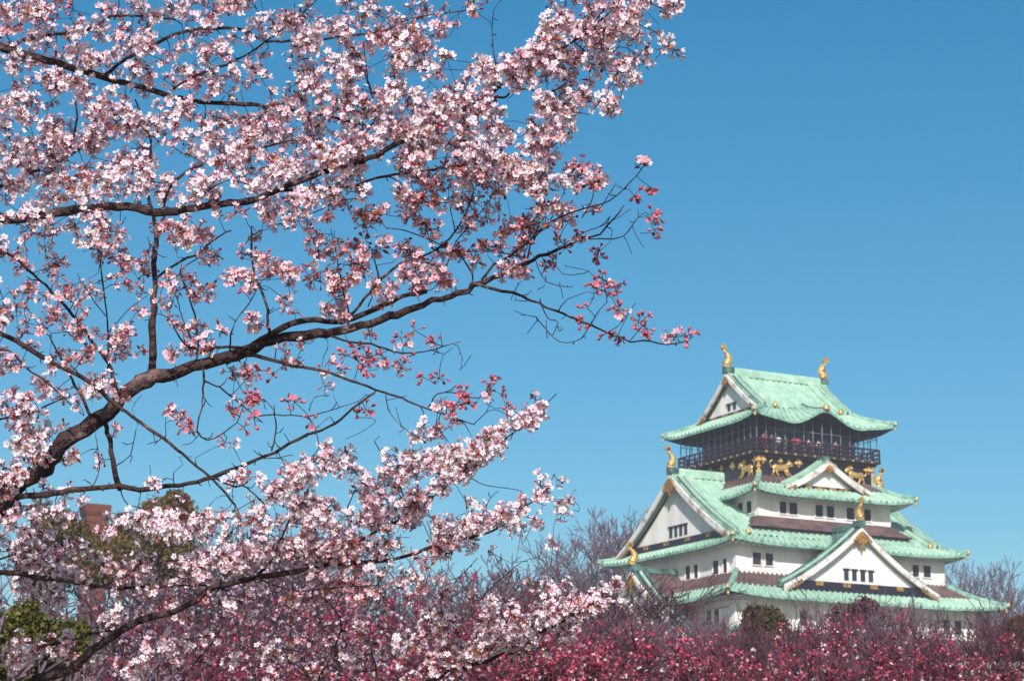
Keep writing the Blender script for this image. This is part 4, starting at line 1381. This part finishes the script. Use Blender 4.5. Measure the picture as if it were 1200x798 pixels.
    for ai in order:
        a = A3[ai]
        k = kinds[ai]
        dd = np.sum((NP[:n] - a) ** 2, 1) + np.where(NR[:n] > 0.03, 0.02, 0)
        # prefer a twig that already heads our way
        j = int(np.argmin(dd))
        v = a - NP[j]
        L = float(np.linalg.norm(v))
        g_ = NG[j]
        if L > 0.02:
            t_ = NT[j]
            if v @ t_ < 0:
                t_ = -t_ if NR[j] > 0.01 else t_ * 0.2
            ctrl = NP[j] + t_ * L * 0.40 + RNG.normal(size=3) * 0.10 * L + np.array([0, 0, -0.06 * L])
            m = max(2, int(L / 0.035) + 1)
            pts = []
            for q in np.linspace(0, 1, m + 1):
                pts.append((1 - q) ** 2 * NP[j] + 2 * q * (1 - q) * ctrl + q * q * a)
            pts = np.array(pts)
            pts[1:-1] += RNG.normal(size=pts[1:-1].shape) * 0.0025
            r0 = min(NR[j] * 0.8, 0.0019 + 0.0075 * min(L, 0.5))
            rs = np.linspace(r0, 0.0013, m + 1)
            twigs[g_].tube(pts, rs, 4)
            tn_ = np.gradient(pts, axis=0)
            tn_ /= np.linalg.norm(tn_, axis=1, keepdims=True) + 1e-9
            mm = min(m, 11)
            idx = np.linspace(1, m, mm).astype(int)
            NP[n:n + mm], NT[n:n + mm], NR[n:n + mm], NG[n:n + mm] = pts[idx], tn_[idx], rs[idx], g_
            n += mm
            td = tn_[-1]
        else:
            td = NT[j]
            pts = None
        if k != 'b':
            add_cluster(blooms[g_], a, td, k if random.random() < 0.85 else ('m' if k == 'w' else k))
            if pts is not None and L > 0.13 and random.random() < 0.5:
                add_cluster(blooms[g_], pts[int(len(pts) * 0.6)], td, k)
        elif pts is not None and random.random() < 0.5:
            # a bare twig with a few buds
            for q in range(1, len(pts)):
                if random.random() < 0.4:
                    twigs[g_].tube([pts[q], pts[q] + RNG.normal(size=3) * 0.006 + td * 0.012], [0.0018, 0.0006], 4)
    # short spurs on the boughs
    for tree, gname, pts, rad in limbs3:
        g_ = gid_names.index((tree, gname))
        for q in range(4, len(pts) - 1):
            if rad[q] < 0.03 and random.random() < 0.30:
                d = unit(1)[0]
                L = random.uniform(0.012, 0.05)
                b0 = pts[q]
                twigs[g_].tube([b0, b0 + d * L * 0.6, b0 + d * L + np.array([0, 0, 0.25 * L])], [min(rad[q] * 0.7, 0.0028), 0.002, 0.0014], 4)
    # ---- objects
    roots = []
    for tr, lab, d_, px_ in ((0, "large cherry tree with pale pink blossom and dark boughs spreading across the upper left", 8.4, -300),
                         (1, "low cherry tree with white pink blossom boughs across the lower left, before red trees", 8.9, -130)):
        b = at(px_, 1540, d_)
        roots.append(thing("cherry_tree", lab, "tree", (b[0], b[1], 0.0), 0, None))
    NAME = {'T': 'trunk', 'U': 'trunk'}
    for g_, (tree, gname) in enumerate(gid_names):
        root = roots[tree]
        off = np.array(root.location)
        mb = MB()
        for (t2, g2, pts, rad) in limbs3:
            if (t2, g2) == (tree, gname):
                if gname in NAME:
                    pts = np.vstack([[pts[0][0], pts[0][1], -0.15], pts])
                    rad = np.concatenate([[rad[0] * 1.35], rad])
                mb.tube(pts - off, rad, 10 if rad.max() > 0.012 else 6, wob=0.05)
        o = mb.build(NAME.get(gname, 'branch'), M['bark'], root, True)
        if twigs[g_].v:
            tb_ = twigs[g_]
            tb_.v = [(x - off[0], y - off[1], z - off[2]) for x, y, z in tb_.v]
            tb_.build("twig_sprays", M['twig'], o)
        if blooms[g_].V:
            blooms[g_].V = [v - off for v in blooms[g_].V]
            blooms[g_].build("blossoms", o)


DSCALE = 2.0
build_cherry()


# ------------------------------------------------------------------ trees further off
def skeleton(rng, h, trunk_h, spread, levels, kids, r0, up=0.5, shrink=0.68, ang=38, curve=0.14):
    """recursive limbs: list of (points, radii, level); tips: list of (point, direction)"""
    segs, tips = [], []

    def grow(p, d, L, r, lev):
        n = 4 if lev < 3 else 3
        pts, rad = [p], [r]
        for i in range(n):
            d = d + rng.normal(size=3) * curve + np.array([0, 0, up * 0.10])
            d = d / np.linalg.norm(d)
            p = p + d * L / n
            pts.append(p)
            rad.append(max(r * (1 - 0.42 * (i + 1) / n), RMIN[0]))
        segs.append((np.array(pts), np.array(rad), lev))
        if lev >= levels:
            tips.append((p, d))
            return
        k = kids[min(lev, len(kids) - 1)]
        for c in range(k):
            f_ = 1.0 if c < 2 else rng.uniform(0.35, 0.95)
            q = f_ * n
            i = min(int(q), n - 1)
            b = pts[i] + (pts[i + 1] - pts[i]) * (q - i)
            ax = rng.normal(size=3)
            ax -= ax @ d * d
            ax /= np.linalg.norm(ax) + 1e-9
            a = R(ang) * rng.uniform(0.5, 1.25)
            nd = d * math.cos(a) + ax * math.sin(a)
            nd = nd * np.array([spread, spread, 1.0])
            nd /= np.linalg.norm(nd)
            grow(b, nd, L * shrink * rng.uniform(0.8, 1.2), rad[i] * 0.68, lev + 1)
    grow(np.array([0., 0., 0.]), np.array([rng.normal() * 0.06, rng.normal() * 0.06, 1.0]), trunk_h, r0, 0)
    zmax = max(s[0][:, 2].max() for s in segs)
    k = h / zmax
    segs = [(s * k, r * k, l) for s, r, l in segs]
    tips = [(p * k, d) for p, d in tips]
    return segs, tips


RMIN = [0.006]


def seg_mesh(segs, cut, name, mats, lo=None):
    mb = MB()
    for s, r, l in segs:
        if (lo is None or l >= lo) and l < cut:
            mb.tube(s, r, 7 if l < 2 else (4 if l < 4 else 3))
    return mb.mesh(name, mats, True)


def flecks(rng, pts, dirs, n_each, size, cols, wts, spread):
    """small petal-sized faces in tufts at the given points"""
    n = len(pts) * n_each
    P = np.repeat(pts, n_each, 0) + rng.normal(size=(n, 3)) * spread
    ci = rng.choice(len(cols), size=len(pts), p=wts)
    ci = np.repeat(ci, n_each)
    sw = rng.random(n) < 0.25
    ci[sw] = rng.choice(len(cols), size=sw.sum(), p=wts)
    cc = np.array(cols)[ci] * rng.uniform(0.7, 1.25, (n, 1))
    tv = np.array([(-0.5, -0.35, 0), (0.45, -0.5, 0.12), (0.55, 0.4, 0), (-0.35, 0.5, 0.14)])
    ax = rng.normal(size=(n, 3))
    Rm = rand_rot(n, ax)
    sz = size * rng.uniform(0.55, 1.35, n)
    v = np.einsum('nij,nkj->nki', Rm, np.repeat(tv[None], n, 0) * sz[:, None, None]) + P[:, None]
    f = np.arange(n * 4).reshape(n, 4)
    return v.reshape(-1, 3), f, np.repeat(cc, 4, 0)


MAG = [(0.42, 0.032, 0.09), (0.64, 0.095, 0.18), (0.62, 0.25, 0.32), (0.85, 0.66, 0.70), (0.12, 0.025, 0.045)]
PAL = [(0.62, 0.48, 0.60), (0.46, 0.31, 0.44), (0.30, 0.16, 0.24), (0.26, 0.06, 0.10)]  # lavender greys: the shade over these blossoms is put into their colour


def plum_proto(seed, h, cols, wts, n_each=5, size=0.047, dens=0.45, label='', cat='tree', group=None, twig='redtwig'):
    rng = np.random.default_rng(seed)
    RMIN[0] = 0.010
    segs, tips = skeleton(rng, h, h * 0.24, 1.05, 6, (4, 4, 3, 3, 3, 3), h * 0.02, up=0.55, shrink=0.74, ang=36)
    root = thing("plum_tree", label, cat, (0, 0, 0), 0, group)
    link("trunk", seg_mesh(segs, 2, "trunk", M['plumbark']), root)
    link("twig_sprays", seg_mesh(segs, 99, "twig_sprays", M[twig], 2), root)
    pts = []
    for s, r, l in segs:
        if l >= 4:
            for q in range(1, len(s)):
                if rng.random() < dens:
                    pts.append(s[q])
    pts = np.array(pts)
    v, f, c = flecks(rng, pts, None, n_each, size, cols, wts, size * 0.55)
    link("blossoms", np_mesh("blossoms", v, [f], M['petal'], c), root)
    return root


def bare_proto(seed, h, label, group, levels=7, kids=(4, 4, 4, 3, 3, 3, 2), mat='farbark', rmin=0.020, spread=1.0):
    rng = np.random.default_rng(seed)
    RMIN[0] = rmin * 1.0
    segs, tips = skeleton(rng, h, h * 0.28, spread, levels, kids, h * 0.016, up=0.7, shrink=0.74, ang=33, curve=0.12)
    root = thing("bare_tree", label, "tree", (0, 0, 0), 0, group)
    link("trunk", seg_mesh(segs, 3, "trunk", M['farbark']), root)
    link("twig_sprays", seg_mesh(segs, 99, "twig_sprays", M[mat], 3), root)
    return root


def leafy(name, label, loc, h, w, cols, wts, seed, leaf=0.3, n=5000, base=0.25, shape=1.0, group=None):
    """crown of many leaf tufts through an uneven volume, trunk and limbs inside"""
    rng = np.random.default_rng(seed)
    root = thing(name, label, "tree", loc, rng.uniform(0, 6), group)
    RMIN[0] = 0.02
    segs, tips = skeleton(rng, h * 0.92, h * 0.3, 1.0, 4, (4, 4, 3, 3), h * 0.025)
    link("trunk", seg_mesh(segs, 99, "trunk", M['farbark']), root)
    # lumps
    L = 26
    ctr = rng.normal(size=(L, 3))
    ctr /= np.linalg.norm(ctr, axis=1, keepdims=True)
    ctr *= rng.uniform(0.25, 0.85, (L, 1))
    rad = rng.uniform(0.22, 0.42, L)
    k = rng.integers(0, L, n)
    d = rng.normal(size=(n, 3))
    d /= np.linalg.norm(d, axis=1, keepdims=True)
    P = ctr[k] + d * (rad[k] * rng.uniform(0.55, 1.08, n))[:, None]
    base = max(0.2, 1 - 1.35 * w / h)
    hh = h * (1 - base) / 2
    zz = P[:, 2]
    tap = 1 - 0.45 * shape * np.clip(zz, -1, 1.2) * 0.8
    P = np.stack([P[:, 0] * w / 2 * tap, P[:, 1] * w / 2 * tap, zz * hh / 1.05 + h * base + hh], 1)
    v, f, c = flecks(rng, P, None, 3, leaf, cols, wts, leaf * 0.6)
    link("crown", np_mesh("crown", v, [f], M['leaf'], c), root)
    return root


def spot(px, top, d):
    """ground position under photo column px at distance d and the height that puts the top at row `top`"""
    p = at(px, top, d)
    gz = ground_z(p[0], p[1])
    return (p[0], p[1], gz - 0.05), p[2] - gz + 0.05


# --- red budding trees along the bottom
H0 = 7.0
GR = "red and pink budding trees below the castle"
GP = "pale blossoming trees behind the low boughs"
protoM = [plum_proto(s, H0, MAG, w, dens=0.30 if s == 3 else 0.50, label="x", group=GR) for s, w in ((3, (.40, .22, .12, .05, .21)), (5, (.34, .36, .17, .07, .06)), (9, (.26, .34, .22, .12, .06)))]
protoP = [plum_proto(s, H0, PAL, (.25, .33, .27, .15), 4, 0.055, 0.42, label="x", group=GP, twig='plumbark') for s in (21, 23)]
MT = [  # px, top row, distance, proto, label
    (258, 700, 44, 0, "red budding tree at the bottom left, behind the low white blossom boughs"),
    (345, 692, 52, 1, "pink red tree left of centre, partly covered by white blossom"),
    (425, 676, 46, 2, "tall thin crimson tree behind the middle of the low blossom bough"),
    (505, 668, 55, 0, "reddish twiggy tree beneath the long lower blossom bough"),
    (572, 700, 40, 1, "red budding tree behind the tip of the low blossom bough"),
    (640, 728, 34, 2, "low bright pink red tree under the white bough tip, bottom centre"),
    (706, 716, 48, 0, "deep red tree just left of the castle's left gable foot"),
    (768, 722, 40, 1, "crimson tree with thin upright shoots in front of the castle's left side"),
    (838, 738, 36, 2, "red flecked tree left of the dark evergreen below the castle"),
    (905, 748, 33, 0, "low crimson tree in front of the dark evergreen"),
    (968, 716, 50, 1, "red tree right of the dark evergreen, before the castle's front gable"),
    (1032, 742, 38, 1, "magenta tree with white flecks under the front gable's right foot"),
    (1088, 722, 46, 0, "dark red tree below the right end of the castle's lower eave"),
    (1146, 730, 37, 0, "red budding tree near the right edge with a long bare leader"),
    (1205, 722, 44, 0, "red tree cut by the right edge of the photograph"),
]
used = set()
for i, (px, top, d, k, lab) in enumerate(MT):
    top += (-14, 6, 12, -4, 8, -10, 2, 10, -8)[i % 9]
    loc, h = spot(px, top, d)
    s = h / H0
    sx = s * (0.95 + 0.25 * random.random())
    rz = random.uniform(0, 6.28)
    if k not in used:
        o = protoM[k]
        o.location, o.rotation_euler, o.scale, o['label'] = loc, (0, 0, rz), (sx, sx, s), lab
        used.add(k)
    else:
        copy_tree(protoM[k], lab, loc, rz, (sx, sx, s), GR)
PT = [(20, 690, 38, 0, "pale blossoming tree, its shade tinted lavender, at the lower left corner"),
      (130, 672, 46, 1, "pale blossoming tree below the brick tower"),
      (232, 640, 60, 0, "pale pink blossoming tree right of the olive evergreen"),
      (318, 622, 70, 1, "pale blossoming tree seen through the middle of the low bough"),
      (410, 700, 42, 0, "pale flowering tree among the red ones, bottom left of centre")]
used = set()
for i, (px, top, d, k, lab) in enumerate(PT):
    loc, h = spot(px, top, d)
    s = h / H0
    rz = random.uniform(0, 6.28)
    if k not in used:
        o = protoP[k]
        o.location, o.rotation_euler, o.scale, o['label'] = loc, (0, 0, rz), (s * 1.1, s * 1.1, s), lab
        used.add(k)
    else:
        copy_tree(protoP[k], lab, loc, rz, (s * 1.1, s * 1.1, s), GP)

# --- bare trees
GB = "bare winter trees around the castle"
HB = 16.0
protoB = [bare_proto(31, HB, "x", GB), bare_proto(37, HB, "x", GB, spread=0.85), bare_proto(41, HB, "x", GB, mat='redtwig')]
BT = [(698, 606, 245, 0, 1.35, "tall bare purple grey tree rising just left of the castle"),
      (742, 600, 262, 1, 1.2, "bare tree whose fine top shows against the castle's left eave"),
      (650, 648, 120, 2, 1.9, "round topped bare reddish tree left of the tall bare tree"),
      (600, 660, 110, 1, 1.7, "low bare tree in the gap of sky right of the blossom tips"),
      (470, 636, 100, 0, 1.5, "bare bluish tree behind the long lower blossom bough"),
      (545, 668, 95, 2, 1.4, "bare tree below the tip of the long lower blossom bough"),
      (395, 640, 90, 1, 1.2, "bare tree behind the low blossom, left of centre"),
      (868, 706, 50, 2, 0.7, "thin bare reddish tree in front of the castle's near lower corner"),
      (986, 694, 52, 0, 0.7, "thin bare tree whose twigs cross the foot of the front gable"),
      (1104, 690, 50, 2, 0.8, "bare reddish tree crossing the castle's lower right eave"),
      (838, 712, 58, 1, 0.9, "thin bare grey tree in front of the castle's left white wall corner"),
      (930, 708, 62, 2, 0.8, "thin bare reddish tree just right of the dark evergreen below the castle"),
      (1058, 700, 60, 1, 0.8, "slender bare grey tree below the right foot of the front gable"),
      (772, 714, 105, 1, 1.0, "thin bare tree overlapping the castle's left lower gable"),
      (818, 718, 88, 1, 1.0, "bare brown tree before the castle's left white wall"),
      (1032, 686, 85, 0, 1.15, "dense bare purple tree under the castle's front gable"),
      (948, 702, 80, 1, 0.8, "bare tree between the evergreen and the front gable"),
      (1078, 690, 95, 0, 1.3, "bare tree in front of the castle's right lower wall"),
      (1128, 648, 250, 1, 0.9, "bare tree showing beyond the castle's right eave"),
      (1165, 672, 245, 0, 0.9, "lower bare tree beyond the castle, next to the right edge"),
      (1165, 692, 120, 2, 1.3, "bare reddish tree below the castle's lowest eave corner, near the right edge"),
      (290, 598, 120, 2, 1.3, "reddish bare tree right of the olive evergreen"),
      (225, 592, 125, 1, 1.0, "bare reddish tree against the sky next to the olive evergreen")]
used = set()
for px, top, d, k, fat, lab in BT:
    loc, h = spot(px, top, d)
    s = h / HB
    rz = random.uniform(0, 6.28)
    if k not in used:
        o = protoB[k]
        o.location, o.rotation_euler, o.scale, o['label'] = loc, (0, 0, rz), (s * fat, s * fat, s), lab
        used.add(k)
    else:
        copy_tree(protoB[k], lab, loc, rz, (s * fat, s * fat, s), GB)

# --- evergreens and shrubs
OL = [(0.16, 0.115, 0.038), (0.20, 0.14, 0.05), (0.11, 0.09, 0.032), (0.23, 0.095, 0.05)]
DK = [(0.075, 0.065, 0.028), (0.11, 0.075, 0.035), (0.05, 0.05, 0.025), (0.15, 0.07, 0.04)]
PU = [(0.11, 0.045, 0.06), (0.15, 0.06, 0.085), (0.08, 0.035, 0.045), (0.19, 0.06, 0.085)]
YG = [(0.13, 0.12, 0.03), (0.09, 0.09, 0.03), (0.22, 0.18, 0.05), (0.06, 0.06, 0.03)]
for (px, top, d, wpx, cols, lab, sd, leaf, n, nm) in (
    (193, 572, 110, 100, OL, "olive brown evergreen rising behind the bare lower bough", 51, 0.13, 12000, "evergreen_tree"),
    (66, 584, 118, 95, OL, "grey olive evergreen left of the brick tower", 52, 0.13, 12000, "evergreen_tree"),
    (900, 690, 70, 100, DK, "dark brown green evergreen below the castle's front corner", 53, 0.08, 14000, "evergreen_tree"),
    (1194, 718, 62, 66, DK, "dark green evergreen at the right edge below the castle", 54, 0.08, 12000, "evergreen_tree"),
    (1008, 693, 74, 96, PU, "rounded purple brown twiggy tree under the middle of the castle's front gable", 57, 0.07, 9000, "budding_tree"),
    (728, 730, 78, 90, PU, "rounded purple brown tree below the castle's far left gable fish", 59, 0.07, 6000, "budding_tree"),
    (134, 606, 104, 70, OL, "low olive tree covering the foot of the brick tower", 60, 0.13, 8000, "evergreen_tree"),
    (26, 688, 24, 95, YG, "yellow green leafy shrub under the lowest left bough", 55, 0.04, 8000, "leafy_shrub"),
    (78, 716, 26, 70, YG, "smaller yellow green shrub beside the larger one at lower left", 56, 0.04, 5000, "leafy_shrub")):
    loc, h = spot(px, top, d)
    o = leafy(nm, lab, loc, h, wpx * d / F, cols, (.4, .28, .2, .12), sd, leaf, n, shape=0.35)
    if nm == "leafy_shrub":
        o['category'] = "shrub"

# --- brick tower at the left and the pale wall at the right edge
loc, h = spot(112, 592, 140)
bt = thing("brick_tower", "red brown brick chimney tower between two olive evergreens", "tower", loc, R(25))
s_ = MB()
hw = 0.72
s_.loft([[(sx * hw * k, sy * hw * k, z) for sx, sy in ((-1, -1), (1, -1), (1, 1), (-1, 1))] for k, z in ((1.12, 0), (1.0, h * 0.5), (0.96, h - 0.75))])
s_.build("shaft", M['brick'], bt)
s_ = MB()
s_.loft([[(sx * hw * k, sy * hw * k, z) for sx, sy in ((-1, -1), (1, -1), (1, 1), (-1, 1))] for k, z in ((1.0, h - 0.745), (1.12, h - 0.5), (1.16, h - 0.1), (1.05, h))])
s_.build("cap", M['brickcap'], bt)
loc, h = spot(1172, 776, 58)
wl = thing("garden_wall", "pale stone wall top behind the red trees at the lower right", "wall", loc, R(-8))
s_ = MB()
s_.box(-1.1, 1.1, -0.25, 0.25, 0, h - 0.18)
s_.build("wall_face", M['wallstone'], wl)
s_ = MB()
s_.loft([[(-1.2, -0.35, h - 0.178), (1.2, -0.35, h - 0.178), (1.2, 0.35, h - 0.178), (-1.2, 0.35, h - 0.178)], [(-1.18, -0.3, h), (1.18, -0.3, h), (1.18, 0.3, h), (-1.18, 0.3, h)]])
s_.build("coping", M['wallstone'], wl)

# ------------------------------------------------------------------ spring haze
hz = MB()
hz.box(-420, 420, -25, 330, -2, 95)
hm = bpy.data.materials.new("haze")
hm.use_nodes = True
hm.node_tree.nodes.clear()
vo = hm.node_tree.nodes.new("ShaderNodeVolumePrincipled")
vo.inputs['Color'].default_value = (0.80, 0.86, 1.0, 1)
vo.inputs['Density'].default_value = HAZE
ho = hm.node_tree.nodes.new("ShaderNodeOutputMaterial")
hm.node_tree.links.new(vo.outputs[0], ho.inputs['Volume'])
if HAZE > 0:
    h_ = hz.build("haze", hm)
    h_['kind'] = 'stuff'
